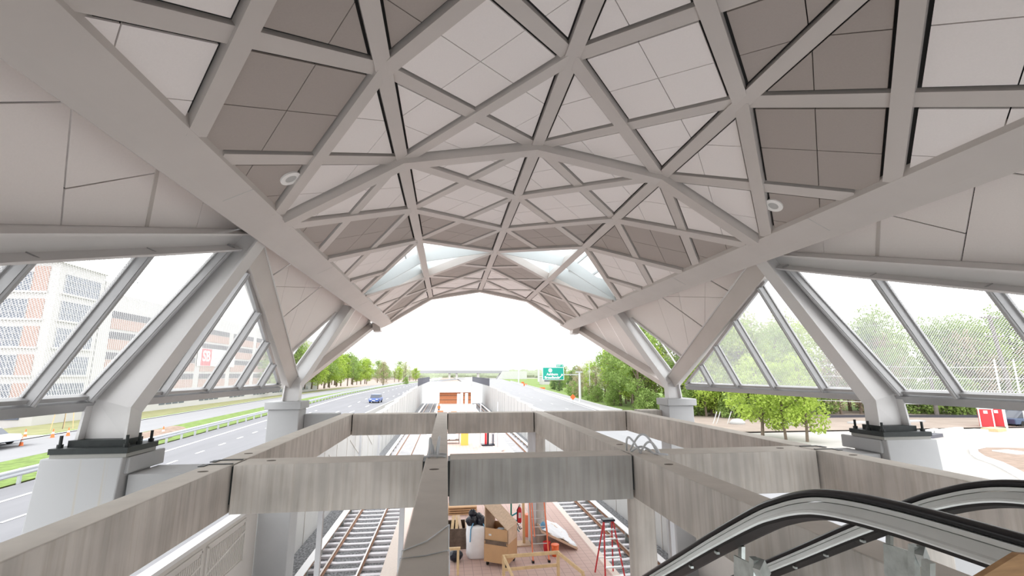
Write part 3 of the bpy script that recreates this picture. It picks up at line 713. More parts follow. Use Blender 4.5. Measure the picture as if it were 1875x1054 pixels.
strip('grass_edge','grass',lambda y: gr(y)-19.2,lambda y: gr(y)-17.2,-6.2,[54,65,75,95,124,150],'stuff',zb=-5.98)
strip('sidewalk_left','stone_kerb',lambda y: gr(y)-20.5,lambda y: gr(y)-17.2,-6.1,[-40,0,30,54],zb=-5.98)
strip('pavement_left','stone_kerb',lambda y: gr(y)-60,lambda y: gr(y)-20.5,-6.9,[0,10,23,38,54],zb=-6.1)
lw = MB(); yl_ = [54,62,75,95,124,150,180,215,260]
for y0, y1 in zip(yl_,yl_[1:]): lw.flat([V(-57.5,y0,-7.0),V(gr(y0)-19.2,y0,-6.2),V(gr(y1)-19.2,y1,-6.2),V(-57.5,y1,-7.0)])
tag(lw.build('lawn_left','lawn'),'sloping mown lawn in front of the parking garage','lawn',kind='stuff')
strip('pavement_left','stone_kerb',lambda y: -70,lambda y: gr(y)-12.6,GZ+.06,[0,10,23,38,46])
# low jersey barrier beside the left carriageway and the guardrail
def barrier(name, fx, ys, label, h=.85, m='wall_white'):
    rings = [[V(fx(y)+a,y,GZ+.05+b) for a,b in ((-.3,0),(.3,0),(.2,.12),(.1,.35),(.08,h),(-.08,h),(-.1,.35),(-.2,.12))] for y in ys]
    return tag(MB().loft(rings).build(name,m), label, 'barrier')
barrier('concrete_barrier',lambda y: ml(y)+.1,[52,60,70,80,95,110,130,150,180,215,256,310],'low white concrete barrier between left highway and trackway')
ge = empty('guardrail',(-21,40,GZ),'galvanised w-beam guardrail along the left highway','guardrail')
prof = [(0,.78),(.05,.72),(.05,.66),(0,.62),(0,.58),(.05,.54),(.05,.48),(0,.42),(-.02,.42),(-.02,.78)]
MB().loft([[V(gr(y)+.25+a,y,GZ+b) for a,b in prof] for y in (6,15,23,38,55,75,95,124,150,180,215,256)]).build('rail_beam','galv_rail',ge)
y = 8.; k = 0
while k < 60:
    MB().box(gr(y)+.08,gr(y)+.22,y,y+.10,GZ,GZ+.76).build('guard_post','galv_rail',ge); y += 1.9+y*.012; k += 1
# right carriageway
RN = [(-40,15.2),(38,15.6),(71,15.4),(120,17),(195,20),(300,25),(470,36),(600,48)]
RF = [(-40,21),(38,21.6),(67,22.9),(85,24.5),(164,31.6),(343,47.3),(600,68)]
rn = lambda y: interp(RN,y); rf = lambda y: interp(RF,y)
rc = strip('road_right','asphalt_pale',lambda y: rn(y)-3.6,rf,GZ+.05)
mk = MB(); mark(lambda y: rn(y)+3.2,.06,(10,160),(2,10)); mark(lambda y: rf(y)-1.0,.07,(0,160)); mk.build('lane_marking','paint_white',rc)
barrier('concrete_barrier',rf,[58,67,75,85,100,120,140,164,200,250,300,343],'low grey concrete barrier on the outer edge of the right highway',.8,'stone_kerb')
strip('grass_right','grass',rf,lambda y: rf(y)+60,GZ+.02,[62,75,95,124,150,180,215,256,310,380,470,600],'stuff')
strip('dirt_right','dirt',lambda y: rf(y)+.5,lambda y: rf(y)+75,GZ+.0,[41,46,50,55,62,75],'structure')
# raised bank end of the trackway and the overpass
struct(MB().box(-7.2,10.8,189,189.9,-7,-2.8).build('wall_end','wall_white'))
ov = empty('overpass',(30,520,GZ),'pale concrete road bridge crossing both highways on the horizon','bridge')
MB().box(-30,70,520,532,1.2,4.0).build('deck_beam','slab_grey',ov)  # darker than the parapet: shade of the deck put into its colour
MB().box(-30,70,519.8,520.2,4.0,5.2).build('parapet','coping',ov)
for x in (2,10,34): MB().box(x,x+2.2,522,530,GZ-.1,1.6).build('bridge_pier','wall_conc',ov)
MB().loft([[V(56,a,GZ-.12),V(90,a,GZ-.12),V(90,a,3.4),V(62,a,3.4)] for a in (518,534)]).build('abutment','wall_white',ov)
# station end building: orange brick, white roof and columns
eb = empty('end_building',(1.9,112,PT),'low orange brick service building at the far platform end with white roof','building')
MB().box(-1.6,5.9,112,124,PT,-4.2).build('brick_wall','brick_orange',eb)
MB().box(-2.0,6.3,111,126,-4.2,-3.35).build('roof_fascia','coping',eb); MB().box(-1.8,6.1,111.5,125.5,-3.35,-3.0).build('roof_slab','wall_white',eb)
for y0, z in ((111.97,-5.0),(111.97,-6.0)): MB().box(-1.6,5.9,y0,112.02,z,z+.1).build('brick_band','old_wood',eb)
# platform gear seen far down
for x, y, r, l in ((2.2,84,.28,'left'),(2.9,88,.25,'middle'),(3.7,86,.28,'right')):
    tag(MB().lathe((x,y,0),[(r,PT),(r,-3.4)],16).build('white_column','coping'), 'slim white column before the orange brick building, %s of the three' % l, 'column', 'white columns')
for x, y, w, h, l in ((2.75,45,.24,4.0,'thick white post on the far platform'),(3.35,45.5,.10,4.2,'thin grey mast on the far platform'),(4.95,45,.10,4.2,'thin grey mast nearest the right track, far platform')):
    tag(MB().box(x-w/2,x+w/2,y-w/2,y+w/2,PT,PT+h).build('platform_post','coping' if w > .2 else 'post_grey'), l, 'post')
yb_e = empty('crate',(1.9,47,PT),'pale yellow box standing on the far platform','box'); MB().box(1.55,2.25,46.6,47.2,PT,PT+1.25).build('body','yellow',yb_e); MB().box(1.5,2.3,46.55,47.25,PT+1.25,PT+1.3).build('lid','yellow',yb_e)
rk = empty('storage_rack',(.6,48,PT),'low rack of white sacks on the far platform','rack')
for z in (.3,1.2): MB().box(-.3,1.4,47.7,48.6,PT+z,PT+z+.06).build('shelf','old_wood',rk)
for x in (-.28,1.36): MB().box(x,x+.06,47.7,47.78,PT,PT+1.26).build('upright','old_wood',rk)
for x in (.1,.75): tag(MB().box(x-.3,x+.3,47.75,48.5,PT+.362,PT+.95).build('sack','bag_white',bev=.08), 'white sack on the low rack, far platform, %s one' % ('left' if x < .5 else 'right'), 'sack', 'sacks on the rack')
lf = empty('work_lift',(3.9,43.5,PT),'small dark and white work lift standing on the far platform','lift')
MB().box(3.45,4.35,43.2,43.9,PT+.10,PT+.42).build('chassis','coping',lf); MB().box(3.3,4.5,43.1,44.0,PT+.42,PT+.55).build('deck','bag_black',lf)
MB().box(3.82,3.98,43.4,43.6,PT+.55,PT+2.4).build('mast','bag_black',lf); MB().box(3.6,3.78,43.3,43.5,PT+.55,PT+1.5).build('control_box','red',lf); MB().box(4.3,4.42,43.3,43.5,PT+.55,PT+1.4).build('guard_bar','fence',lf)
for x in (3.5,4.3): MB().lathe((x,43.3,0),[(.10,PT+.001),(.12,PT+.06),(.10,PT+.12)],10).build('wheel','tyre',lf)
tag(MB().prism([V(3.0,42.6,PT),V(5.0,42.6,PT),V(5.3,42.6,PT+.18),V(3.2,42.6,PT+.12)],(0,1.2,0)).build('foam_sheet','coping'), 'pale sheet pile lying in front of the work lift', 'sheet')
pb = empty('notice_board',(4.72,46,PT),'grey notice board on the far platform near right track','board'); MB().box(4.4,4.8,46,46.08,PT+.35,PT+1.7).build('panel','post_grey',pb)
for x in (4.42,4.74): MB().box(x,x+.05,46.0,46.06,PT,PT+.4).build('leg','post_grey',pb)
for i,(x,y,l) in enumerate(((-.9,76,'left'),(1.2,74,'right'))):
    m_ = empty('material_pile',(x,y,PT),'white and orange pile of materials far along the platform, %s one' % l,'pile')
    MB().box(x-.8,x+.8,y-.5,y+.5,PT,PT+.5).build('pallet_load','coping',m_,bev=.05); MB().box(x-.4,x+.5,y-.4,y+.4,PT+.5,PT+1.1).build('carton','brick_orange',m_,bev=.05)
def person(name, x, y, z, label, face=0.):
    e = empty(name,(x,y,z),label,'person',rz=face)
    J = [(0,0,.93),(0,0,1.15),(0,0,1.40),(0,0,1.52),(0,.01,1.66),(.09,0,.90),(.10,.02,.50),(.10,0,.08),(.10,.12,.04),(-.09,0,.90),(-.10,-.03,.50),(-.10,-.06,.08),(-.10,.06,.04),(.19,0,1.40),(.24,.03,1.12),(.22,.12,.88),(-.19,0,1.40),(-.24,.0,1.12),(-.22,.08,.88)]
    E = [(0,1),(1,2),(2,3),(3,4),(0,5),(5,6),(6,7),(7,8),(0,9),(9,10),(10,11),(11,12),(2,13),(13,14),(14,15),(2,16),(16,17),(17,18)]
    R = [.14,.14,.16,.06,.10,.09,.065,.045,.035,.09,.065,.045,.035,.07,.045,.035,.07,.045,.035]
    me = bpy.data.meshes.new('body'); me.from_pydata(J,E,[]); o = bpy.data.objects.new('body',me); COL.objects.link(o); o.parent = e; me.materials.append(MATS['cloth_dark'])
    sk = o.modifiers.new('Skin','SKIN')
    for i, r in enumerate(R): me.skin_vertices[0].data[i].radius = (r,r*.8)
    me.skin_vertices[0].data[0].use_root = True
    o.modifiers.new('Sub','SUBSURF').levels = 1
    MB().lathe((0,0,0),[(.15,.95),(.19,1.15),(.20,1.38),(.09,1.47)],14,1.05,.80).build('vest','vest',e,local=True)
    MB().lathe((0,.01,0),[(.0,1.60),(.09,1.62),(.115,1.68),(.10,1.76),(.0,1.80)],14,.9,1.05).build('face','skin',e,local=True,smooth=True)
    MB().lathe((0,.01,0),[(.15,1.73),(.125,1.74),(.11,1.82),(.0,1.86)],14).build('hard_hat','vest',e,local=True,smooth=True)
    return e
person('person',-1.2,82,PT,'worker in dark clothes and orange vest standing on the far platform',PI)

# ================================================================== ESCALATOR
esc = empty('escalator',(2.9,2.5,BT-.4),'unfinished escalator balustrades with black handrails and white decking, no glass','escalator')
PATH = [(-1.2,-.595),(.6,-.595),(1.4,-.598),(1.9,-.602),(2.15,-.612),(2.38,-.632),(2.58,-.665),(2.76,-.72),(2.95,-.80),(3.2,-.925),(3.8,-1.28),(4.4,-1.65),(5.2,-2.14),(6.6,-3.01),(8.4,-4.12)]
def smooth(P, n=5):
    out = []
    for i in range(len(P)-1):
        p0, p1, p2, p3 = P[max(i-1,0)], P[i], P[i+1], P[min(i+2,len(P)-1)]
        for k in range(n):
            t = k/n; out.append(tuple(.5*((2*p1[j])+(-p0[j]+p2[j])*t+(2*p0[j]-5*p1[j]+4*p2[j]-p3[j])*t*t+(-p0[j]+3*p1[j]-3*p2[j]+p3[j])*t**3) for j in (0,1)))
    return out+[P[-1]]
PS = smooth(PATH)
def runner(x, sec, dy, name, m, parent, smoothit=False):
    """sweep section (u across, w above the path) along the balustrade line"""
    rings = []
    for i, (y,z) in enumerate(PS):
        a, b = PS[max(i-1,0)], PS[min(i+1,len(PS)-1)]; d = V(0,b[0]-a[0],b[1]-a[1]).normalized(); nrm = V(0,-d.z,d.y)
        rings.append([V(x+u,y+dy,z)+nrm*w_ for u,w_ in sec])
    return MB().loft(rings).build(name,m,parent,smooth=smoothit)
for x, dy in ((2.2,0.),(3.55,.06)):
    runner(x,[(.038*math.cos(2*PI*k/14),-.022+.023*math.sin(2*PI*k/14)) for k in range(14)],dy,'handrail','rubber',esc,True)
    runner(x,[(-.030,-.044),(.030,-.044),(.030,-.066),(-.033,-.066)],dy,'handrail_track','esc_deck',esc)
    runner(x,[(-.034,-.070),(.04,-.070),(.085,-.122),(.08,-.132),(-.082,-.132),(-.092,-.122),(-.086,-.110),(-.070,-.104)],dy,'outer_decking','esc_deck',esc)
    runner(x,[(-.080,-.133),(.09,-.133),(.085,-.158),(.02,-.168),(-.075,-.150)],dy,'under_tray','under_black',esc)
    for y, z in ((3.35,-1.02),(4.75,-1.87),(1.9,-.60)):
        b = MB(); lev = y < 2.2
        b.prism([V(x-.02,y-.13+dy,z-.30),V(x-.02,y+.13+dy,z-.32),V(x-.02,y+.16+dy,z-.55),V(x-.02,y+.08+dy,z-.78),V(x-.02,y-.07+dy,z-.74)],(.012,0,0))
        b.bar((x-.04,y-.15+dy,z-.24),(x-.04,y-.02+dy,z-1.05),.05,.05,(1,0,0)); b.bar((x+.06,y+.14+dy,z-.26),(x+.06,y+.20+dy,z-.62),.04,.03,(1,0,0))
        b.bar((x-.04,y-.19+dy,z-.26),(x+.02,y-.16+dy,z-.36),.05,.09)
        b.build('bracket','galv',esc)
    bl = MB()
    for q in range(6):
        y = 3.6+q*.42; z = PATH[9][1]+(y-3.2)*(-.615); bl.box(x-.085,x-.06,y+dy,y+dy+.035,z-.205,z-.188)
    bl.build('clip','galv',esc)
pw = MB().prism([V(1.50,1.30,-.645),V(1.765,1.30,-.545),V(2.6,1.30,-.62),V(2.6,1.30,-1.3),V(1.5,1.30,-1.3)],(0,.018,0)).build('plywood_board','plywood'); tag(pw,'sheet of brown plywood at the lower right corner by the handrail','board')

# ================================================================== THINGS ON THE PLATFORM
def prop(name, x, y, label, cat, group=None, rz=0.): return empty(name,(x,y,PT),label,cat,group,rz)
L_ = dict(local=True)
# big white bag with black sack on top
bg_ = prop('bulk_bag',1.33,19.0,'tall white bulk bag with blue straps, stuffed with black sacks','bag')
mb = MB(); rings = []
for z, r in ((0,.36),(.05,.41),(.35,.43),(.8,.42),(1.05,.40),(1.12,.34)):
    rings.append([V(r*(1+.05*math.sin(5*t+z*6))*math.copysign(abs(math.cos(t))**.55,math.cos(t)), r*math.copysign(abs(math.sin(t))**.55,math.sin(t)), z) for t in [2*PI*k/36 for k in range(36)]])
mb.loft(rings).build('bag_body','bag_white',bg_,smooth=True,**L_)
for sx in (-1,1):
    for sy in (-1,1): MB().tube([(.30*sx,.42*sy,.62),(.28*sx,.40*sy,1.05),(.18*sx,.25*sy,1.22)],.022,6).build('strap','strap',bg_,**L_)
for i, (a,b,c,r) in enumerate(((-.22,-.05,1.25,.24),(.2,-.08,1.22,.22),(.02,.12,1.30,.22),(-.2,.05,1.50,.16))):
    mb = MB(); n = 16; rr = random.Random(i)
    rings = [[V(a+r*math.sin(PI*j/8)*math.cos(2*PI*k/n)*(1+rr.uniform(-.16,.16)), b+r*math.sin(PI*j/8)*math.sin(2*PI*k/n)*(1+rr.uniform(-.16,.16)), c+r*.8*math.cos(PI*j/8)+rr.uniform(-.02,.02)) for k in range(n)] for j in range(9)]
    mb.loft(rings).build('black_sack','bag_black',bg_,**L_)
# tan job box with a raised lid
jb = prop('job_box',2.16,18.2,'tan wheeled site box with its wooden lid propped open','box',rz=math.radians(-30))
MB().box(-.48,.46,-.47,.45,.14,.80).build('lower_body','board_tan',jb,bev=.01,**L_)
MB().box(-.48,.46,-.45,-.42,0.80,1.27).build('front_panel','board_tan',jb,**L_); MB().box(.43,.46,-.45,.45,0.80,1.27).build('side_panel','plywood_pale',jb,**L_)
MB().box(-.48,-.45,-.45,.45,0.80,2.0).build('side_panel','plywood_pale',jb,**L_); MB().box(-.48,.46,.42,.45,0.80,1.27).build('back_panel','board_tan',jb,**L_)
MB().bar((.46,0,1.28),(-.50,0,2.06),.98,.03,(0,0,1)).build('lid','plywood_pale',jb,**L_)
fr = MB()
for z in (.74,.86): fr.box(-.46,.44,-.485,-.47,z,z+.02)
fr.box(-.42,.40,-.48,-.47,.76,.86); fr.build('latch_strip','old_wood',jb,**L_)
MB().box(-.30,-.20,-.453,-.45,1.02,1.08).build('sticker','coping',jb,**L_)
MB().box(-.2,.1,-.2,.2,0.80,1.15).build('stored_block','bag_black',jb,bev=.05,**L_); MB().box(.15,.22,-.1,.0,0.80,1.2).build('stored_lath','timber',jb,**L_)
for sx in (-.38,.36):
    for sy in (-.36,.36):
        c = MB().tube([(sx-.03,sy,.07),(sx+.03,sy,.07)],.07,16).build('caster','tyre',jb,**L_); MB().box(sx-.05,sx+.05,sy-.04,sy+.04,.12,.145).build('caster_plate','galv',c,**L_)
# open timber guard frame
tf = prop('guard_railing',3.2,15.6,'open frame of pale timber studs in front of the orange ladder','frame')
for a,b in (((-1.2,.55,0),(-1.2,.55,.90)),((.62,.55,0),(.62,.55,.94)),((-1.1,-.9,0),(-1.1,-.9,.86)),((1.05,-.9,0),(1.05,-.9,.86))): MB().bar(a,b,.09,.09,(0,1,0)).build('stud','timber',tf,**L_)
for a,b in (((-1.25,.55,.94),(.67,.55,.98)),((-1.2,.52,.94),(-1.1,-.95,.90)),((.62,.52,.98),(1.05,-.95,.90))): MB().bar(a,b,.05,.10,(0,0,1)).build('top_rail','timber',tf,**L_)
MB().bar((-1.2,.55,.55),(.62,.55,.6),.04,.09).build('mid_rail','timber',tf,**L_)
# extension ladder leaning on the pier beam
lad = prop('extension_ladder',3.62,18.0,'orange fibreglass extension ladder leaning up under the crossing beam','ladder')
top = V(-.05,.95,3.25)
for sx in (-.30,.30):
    MB().bar((sx,0,.06),(sx*.92+top.x,top.y,top.z),.035,.085,(0,1,0)).build('stile','ladder_orange',lad,**L_)
    MB().bar((sx*.82,-.06,.9),(sx*.76+top.x,top.y-.06,top.z),.03,.07,(0,1,0)).build('fly_stile','ladder_orange',lad,**L_)
    f_ = MB().box(sx-.04,sx+.04,-.06,.06,0,.08).build('foot','tyre',lad,**L_)
for k in range(1,12):
    t = k/12; c = V(0,0,.06)*(1-t)+top*t
    MB().tube([(c.x-.29*(1-.08*t),c.y,c.z),(c.x+.29*(1-.08*t),c.y,c.z)],.018,6).build('rung','alu',lad,**L_)
# steel post behind the ladder
tag(MB().lathe((3.75,20.2,0),[(.22,PT),(.22,BB)],24).build('round_pier','post_grey'),'pale round post right behind the orange ladder','pier')
# red step ladder near the right track
sl = prop('step_ladder',5.65,16.3,'red fibreglass stepladder standing at the platform edge','ladder')
for sx in (-1,1):
    MB().bar((sx*.36,-.55,0),(sx*.16,-.02,1.85),.03,.08,(0,1,0)).build('stile','red',sl,**L_); MB().bar((sx*.33,.62,0),(sx*.14,.06,1.82),.03,.06,(0,1,0)).build('rear_leg','red',sl,**L_)
MB().box(-.22,.22,-.10,.14,1.83,1.90).build('top_cap','bag_black',sl,bev=.015,**L_)
for k in range(1,7):
    t = k/7; w_ = .36-.20*t; MB().box(-w_,w_,-.55+.53*t-.05,-.55+.53*t+.05,1.85*t-.015,1.85*t+.015).build('step','alu',sl,**L_)
    if k in (2,5): MB().bar((-.33+.19*t,.62-.56*t,1.82*t),(.33-.19*t,.62-.56*t,1.82*t),.03,.03).build('rear_brace','alu',sl,**L_)
# fire extinguisher on its wooden stand
es = prop('extinguisher_stand',3.25,19.9,'wooden post stand on a small base, holding the red extinguisher','stand')
MB().box(-.35,.30,-.28,.30,0,.05).build('base_board','plywood_pale',es,**L_); MB().bar((.05,0,.05),(.02,0,1.75),.10,.09,(0,1,0)).build('post','timber',es,**L_); MB().box(-.05,.12,-.06,.06,1.62,1.9).build('post_cap','old_wood',es,**L_)
fe = empty('fire_extinguisher',(3.10,19.82,PT+.85),'red fire extinguisher hanging on the wooden post','extinguisher')
MB().lathe((0,0,0),[(.0,.0),(.085,.01),(.09,.06),(.09,.50),(.06,.57),(.025,.60)],18).build('cylinder','red',fe,smooth=True,**L_); MB().box(-.03,.05,-.02,.02,.60,.72).build('valve','alu',fe,**L_)
MB().tube([(.0,-.02,.66),(-.10,-.03,.5),(-.10,-.04,.0),(.02,-.05,-.25),(.10,-.05,-.20)],.016,6).build('hose','tyre',fe,**L_); MB().box(-.05,.05,-.093,-.088,.2,.4).build('sticker','coping',fe,**L_)
# buckets
for x, y, r, m, l in ((4.28,18.55,.15,'orange','orange plastic bucket on the paving by the white sheet'),(4.02,18.85,.14,'red','dark red bucket tucked behind the orange bucket')):
    b = prop('bucket',x,y,l,'bucket'); MB().lathe((0,0,0),[(.0,.0),(r*.82,0),(r,.40),(r*.93,.40),(r*.76,.03),(.0,.03)],20).build('pail',m,b,smooth=True,**L_)
    MB().lathe((0,0,0),[(r*1.02,.36),(r*1.06,.37),(r*1.06,.40),(r*1.02,.41)],20).build('rim',m,b,**L_); MB().tube(arc((-r,0,.38),(r,0,.38),-.12,10,(0,-.12,0)),.006,5).build('bail','alu',b,**L_)
# plastic-covered pallet of boards
tp = prop('covered_board',4.55,20.0,'white plastic sheet draped over a sloping board beside the buckets','sheet')
MB().loft([[V(-.70,y,.70),V(.72,y,.02),V(.74,y,.09),V(-.68,y,.77)] for y in (-1.05,1.3)]).build('board','plywood_pale',tp,**L_)
mb = MB(); rr = random.Random(4)
vs = [V(-.68+1.40*u/10, -1.0+2.35*v/10, .79-.68*u/10+.035*rr.random()+.03*math.sin(u*1.3+v)) for v in range(11) for u in range(11)]; fs = [(i*11+j,i*11+j+1,(i+1)*11+j+1,(i+1)*11+j) for i in range(10) for j in range(10)]
mb.add(vs,fs); o = mb.build('plastic_cover','bag_white',tp,smooth=True,**L_); o.modifiers.new('Solid','SOLIDIFY').thickness = .012
for x, z in ((-.6,.66),(-.1,.42)): MB().box(x-.05,x+.05,.9,1.0,0,z).build('prop_block','timber',tp,**L_)
MB().loft([[V(-.62+.12*math.cos(k*.7)*r,-.95+.1*math.sin(k*.7)*r,z) for k in range(9)] for z,r in ((.82,.3),(.88,1),(1.0,.9),(1.08,.2))]).build('blue_tie','strap',tp,**L_)
# orange drum behind the ladder
tag(MB().lathe((3.70,20.9,PT),[(.0,0),(.26,.0),(.28,.1),(.25,.55),(.20,.85),(.0,.86)],20).build('traffic_drum','ladder_orange'),'orange drum half hidden behind the ladder','drum')
# green pipe stand with teal clamps
gs = prop('pipe_stand',2.95,21.2,'dark green steel pipe stand with teal clamps','stand')
MB().tube([(0,0,.05),(0,0,2.3)],.035,8).build('upright','green',gs,**L_)
for a in range(3): MB().bar((0,0,.45),(.42*math.cos(a*2.1+.4),.42*math.sin(a*2.1+.4),0.02),.04,.04).build('leg','teal',gs,**L_)
MB().lathe((0,0,0),[(.09,1.55),(.12,1.6),(.12,1.75),(.06,1.82)],10).build('clamp','green',gs,**L_); MB().bar((.02,0,.72),(.40,-.1,.95),.06,.06).build('arm','teal',gs,**L_); MB().bar((.02,0,.62),(.42,-.1,.45),.06,.06).build('arm','teal',gs,**L_)
for z in (.6,1.1,1.9): tag(MB().tube([(2.7,21.9,PT+.02),(3.5,21.6+z*.4,PT+.02)],.02,6).build('loose_pipe','galv'),'thin loose pipe lying on the paving behind the green stand','pipe','loose pipes')
# dark timber crate, saw horse, sacks left of the bag
cr = prop('open_crate',.55,20.3,'open weathered wooden crate holding boards, left of white bag','crate')
MB().box(-.40,.42,-.60,-.55,0,.75).build('end_board','old_wood',cr,**L_); MB().box(-.40,.42,.55,.60,0,.75).build('end_board','old_wood',cr,**L_)
MB().box(-.42,-.37,-.6,.6,0,.75).build('side_board','old_wood',cr,**L_); MB().box(.37,.42,-.6,.6,0,.75).build('side_board','plywood_pale',cr,**L_); MB().box(-.37,.37,-.55,.55,.0,.40).build('floor_board','old_wood',cr,**L_)
for i, (x, dx) in enumerate(((-.2,.1),(0,.05),(.2,-.1))): tag(MB().bar((.55+x,19.95,PT+.46+i*.05),(.55+x+dx,21.1,PT+.86),.12,.04).build('loose_board','timber' if i < 2 else 'plywood_pale'),['pale board sticking out of the weathered crate, leftmost','pale board in the middle of the weathered crate','pinkish board at the right side of the weathered crate'][i],'board')
sh = prop('saw_horse',.22,17.6,'small timber saw horse beside the central beam','trestle')
MB().box(-.5,.42,-.05,.05,.72,.80).build('top_beam','timber',sh,**L_)
for sx in (-.42,.34):
    for sy in (-1,1): MB().bar((sx,.0,.76),(sx,.26*sy,0.0),.05,.08,(1,0,0)).build('leg','timber',sh,**L_)
tb = prop('trash_bag',.50,18.55,'dark trash bag lying behind the saw horse','bag'); mb = MB(); rr = random.Random(9)
mb.loft([[V(.26*math.sin(PI*j/8)*math.cos(2*PI*k/14)*(1+rr.uniform(-.1,.1)),.24*math.sin(PI*j/8)*math.sin(2*PI*k/14)*(1+rr.uniform(-.1,.1)),.2-.2*math.cos(PI*j/8)) for k in range(14)] for j in range(9)]); mb.build('sack','bag_black',tb,**L_)
for i, (a,b) in enumerate((((-1.4,19.4),(-.15,19.9)),((-1.4,19.15),(-.1,19.35)))): tag(MB().bar((a[0],a[1],PT+.05),(b[0],b[1],PT+.05),.07,.08).build('timber_batten','timber'),'pinkish timber batten on the left platform edge, %s of the pair' % ('farther' if i == 0 else 'nearer'),'batten')
pl = prop('pallet_stack',.75,24.6,'flat stack of brown pallet boards far behind the crate','pallet')
for k in range(4): MB().box(-.5,.9,-.4,.4,k*.1,k*.1+.06).build('layer','board_tan',pl,**L_)

# ================================================================== LEFT SIDE: BUILDINGS, CARS, CONES
tw = empty('office_block',(-66,78,-7.8),'white and pink brick office tower with gridded windows, nearest building','building')
MB().box(-86,-56,73,82,-7.8,16.0).build('wall','bldg_white',tw); MB().box(-86.4,-55.6,72.6,82.4,16.0,16.5).build('cornice','coping',tw)
for r in range(5):
    zt = 14.5-3.95*r; zb = zt-2.75
    for x0,x1,nm,m in ((-59.2,-57.2,'brick_panel','brick_pale'),): MB().box(x0,x1,72.9,73.05,zb-.1,zt+.9 if r == 0 else zt+.1).build(nm,m,tw)
    for x0, x1 in ((-65.4,-59.3),(-75.5,-69.5)):
        w_ = MB().box(x0,x1,72.92,73.05,zb,zt).build('window','win_glass',tw); g = MB()
        for k in range(7): xx = x0+(x1-x0)*k/6; g.box(xx-.04,xx+.04,72.86,72.95,zb,zt)
        for k in range(4): zz = zb+(zt-zb)*k/3; g.box(x0,x1,72.86,72.95,zz-.04,zz+.04)
        g.build('mullion_grid','mull',w_)
    MB().box(-69.4,-65.5,72.9,73.05,zb-.1,zt+.1).build('brick_panel','brick_pale',tw)
    MB().box(-84,-57,72.7,73.05,zb-.28,zb-.02).build('sill_band','bldg_white',tw)
    w_ = MB().box(-56.05,-55.92,74.2,81.0,zb,zt).build('window','win_glass',tw); g = MB()
    for k in range(8): yy = 74.2+6.8*k/7; g.box(-55.95,-55.86,yy-.04,yy+.04,zb,zt)
    for k in range(4): zz = zb+(zt-zb)*k/3; g.box(-55.95,-55.86,74.2,81.0,zz-.04,zz+.04)
    g.build('mullion_grid','mull',w_); MB().box(-56,-55.7,73.8,81.4,zb-.28,zb-.02).build('sill_band','bldg_white',tw)
for k in range(9): MB().box(-84+k*3,-81.6+k*3,72.9,73.05,-6.1,-5.0).build('base_window','win_glass',tw)
gg = empty('parking_garage',(-66,125,-7.8),'long open-deck white parking garage with pink brick spandrels','building')
MB().box(-90,-56.4,82.5,215,-7.8,13.6).build('wall','bldg_white',gg); MB().box(-58,-56.2,82.5,85,-7.8,15.2).build('stair_tower','bldg_white',gg)
y = 85.2; i = 0
while y < 205:
    y1 = y+12.6
    for zt in (10.6,7.1,3.65,.15):
        MB().box(-56.5,-56.3,y,y1,zt-1.15,zt).build('deck_opening','opening',gg)
        MB().box(-56.5,-56.28,y,y1,zt-3.0,zt-1.25).build('brick_spandrel','brick_pale',gg)
    for k in range(4): MB().box(-56.5,-56.35,y+1.5+k*2.3,y+3.4+k*2.3,-6.0,-4.9).build('base_window','win_glass',gg)
    y += 15.1; i += 1
for i, y in enumerate((92,96,131,160)):
    lp = MB().box(-60.1,-59.9,y,y+.15,13.6,17.5).build('lamp_post','post_grey',gg); MB().box(-60.9,-59.1,y,y+.3,17.4,17.6).build('lamp_head','post_grey',lp)
bn = empty('wall_banner',(-56.2,121,3),'white banner with a red SB logo square hung on the garage','banner')
MB().box(-56.22,-56.16,113.5,132,1.9,6.0).build('cloth','coping',bn); MB().box(-56.16,-56.14,115.0,119.6,2.0,5.9).build('logo_square','banner_red',bn)
def text(body, size, loc, rot, m, parent, name='lettering', ext=.01, align='CENTER', off=0.):
    c = bpy.data.curves.new(name,'FONT'); c.body = body; c.size = size; c.extrude = ext; c.align_x = align; c.align_y = 'CENTER'; c.offset = off
    o = bpy.data.objects.new(name,c); COL.objects.link(o); bpy.context.view_layer.update()
    me = bpy.data.meshes.new_from_object(o.evaluated_get(bpy.context.evaluated_depsgraph_get())); bpy.data.objects.remove(o)
    o = bpy.data.objects.new(name,me); COL.objects.link(o); me.materials.clear(); me.materials.append(MATS[m])
    o.location = Vector(loc)+V(0,0,ZC)-(parent.location if parent else V(0,0,0)); o.rotation_euler = rot
    if parent: o.parent = parent
    return o
text('SB',3.4,(-56.13,117.3,4.1),(PI/2,0,PI/2),'sign_white',bn,off=.06)
ln = MB()
for z, y1 in ((5.0,131),(3.7,128.5),(2.6,130)): ln.box(-56.16,-56.14,121,y1,z-.18,z+.18)
ln.build('faded_lines','banner_text',bn)
def cone(x, y, label, s=1., z=-5.98):
    c = empty('traffic_cone',(x,y,z),label,'cone','orange traffic cones')
    MB().box(-.2*s,.2*s,-.2*s,.2*s,0,.04).build('base','cone',c,**L_); MB().lathe((0,0,0),[(.16*s,.04),(.03*s,.85*s),(.0,.85*s)],14).build('cone_body','cone',c,**L_); MB().lathe((0,0,0),[(.105*s,.40*s),(.075*s,.58*s)],14).build('reflective_band','sign_white',c,**L_)
for i,(x,y,l) in enumerate(((-35.2,45.3,'orange cone at the kerb, nearest the left picture edge'),(-37.2,51.1,'orange cone beside the pale pavement, second from the left'),(-36.6,52.1,'orange cone beside the pale pavement, next to another cone'),(-39.6,51.2,'orange cone standing close behind the grey car'),(-24.6,45.6,'orange cone on the verge by the dirt mound'))): cone(x,y,l,1.0,-5.98 if i < 4 else -5.35)
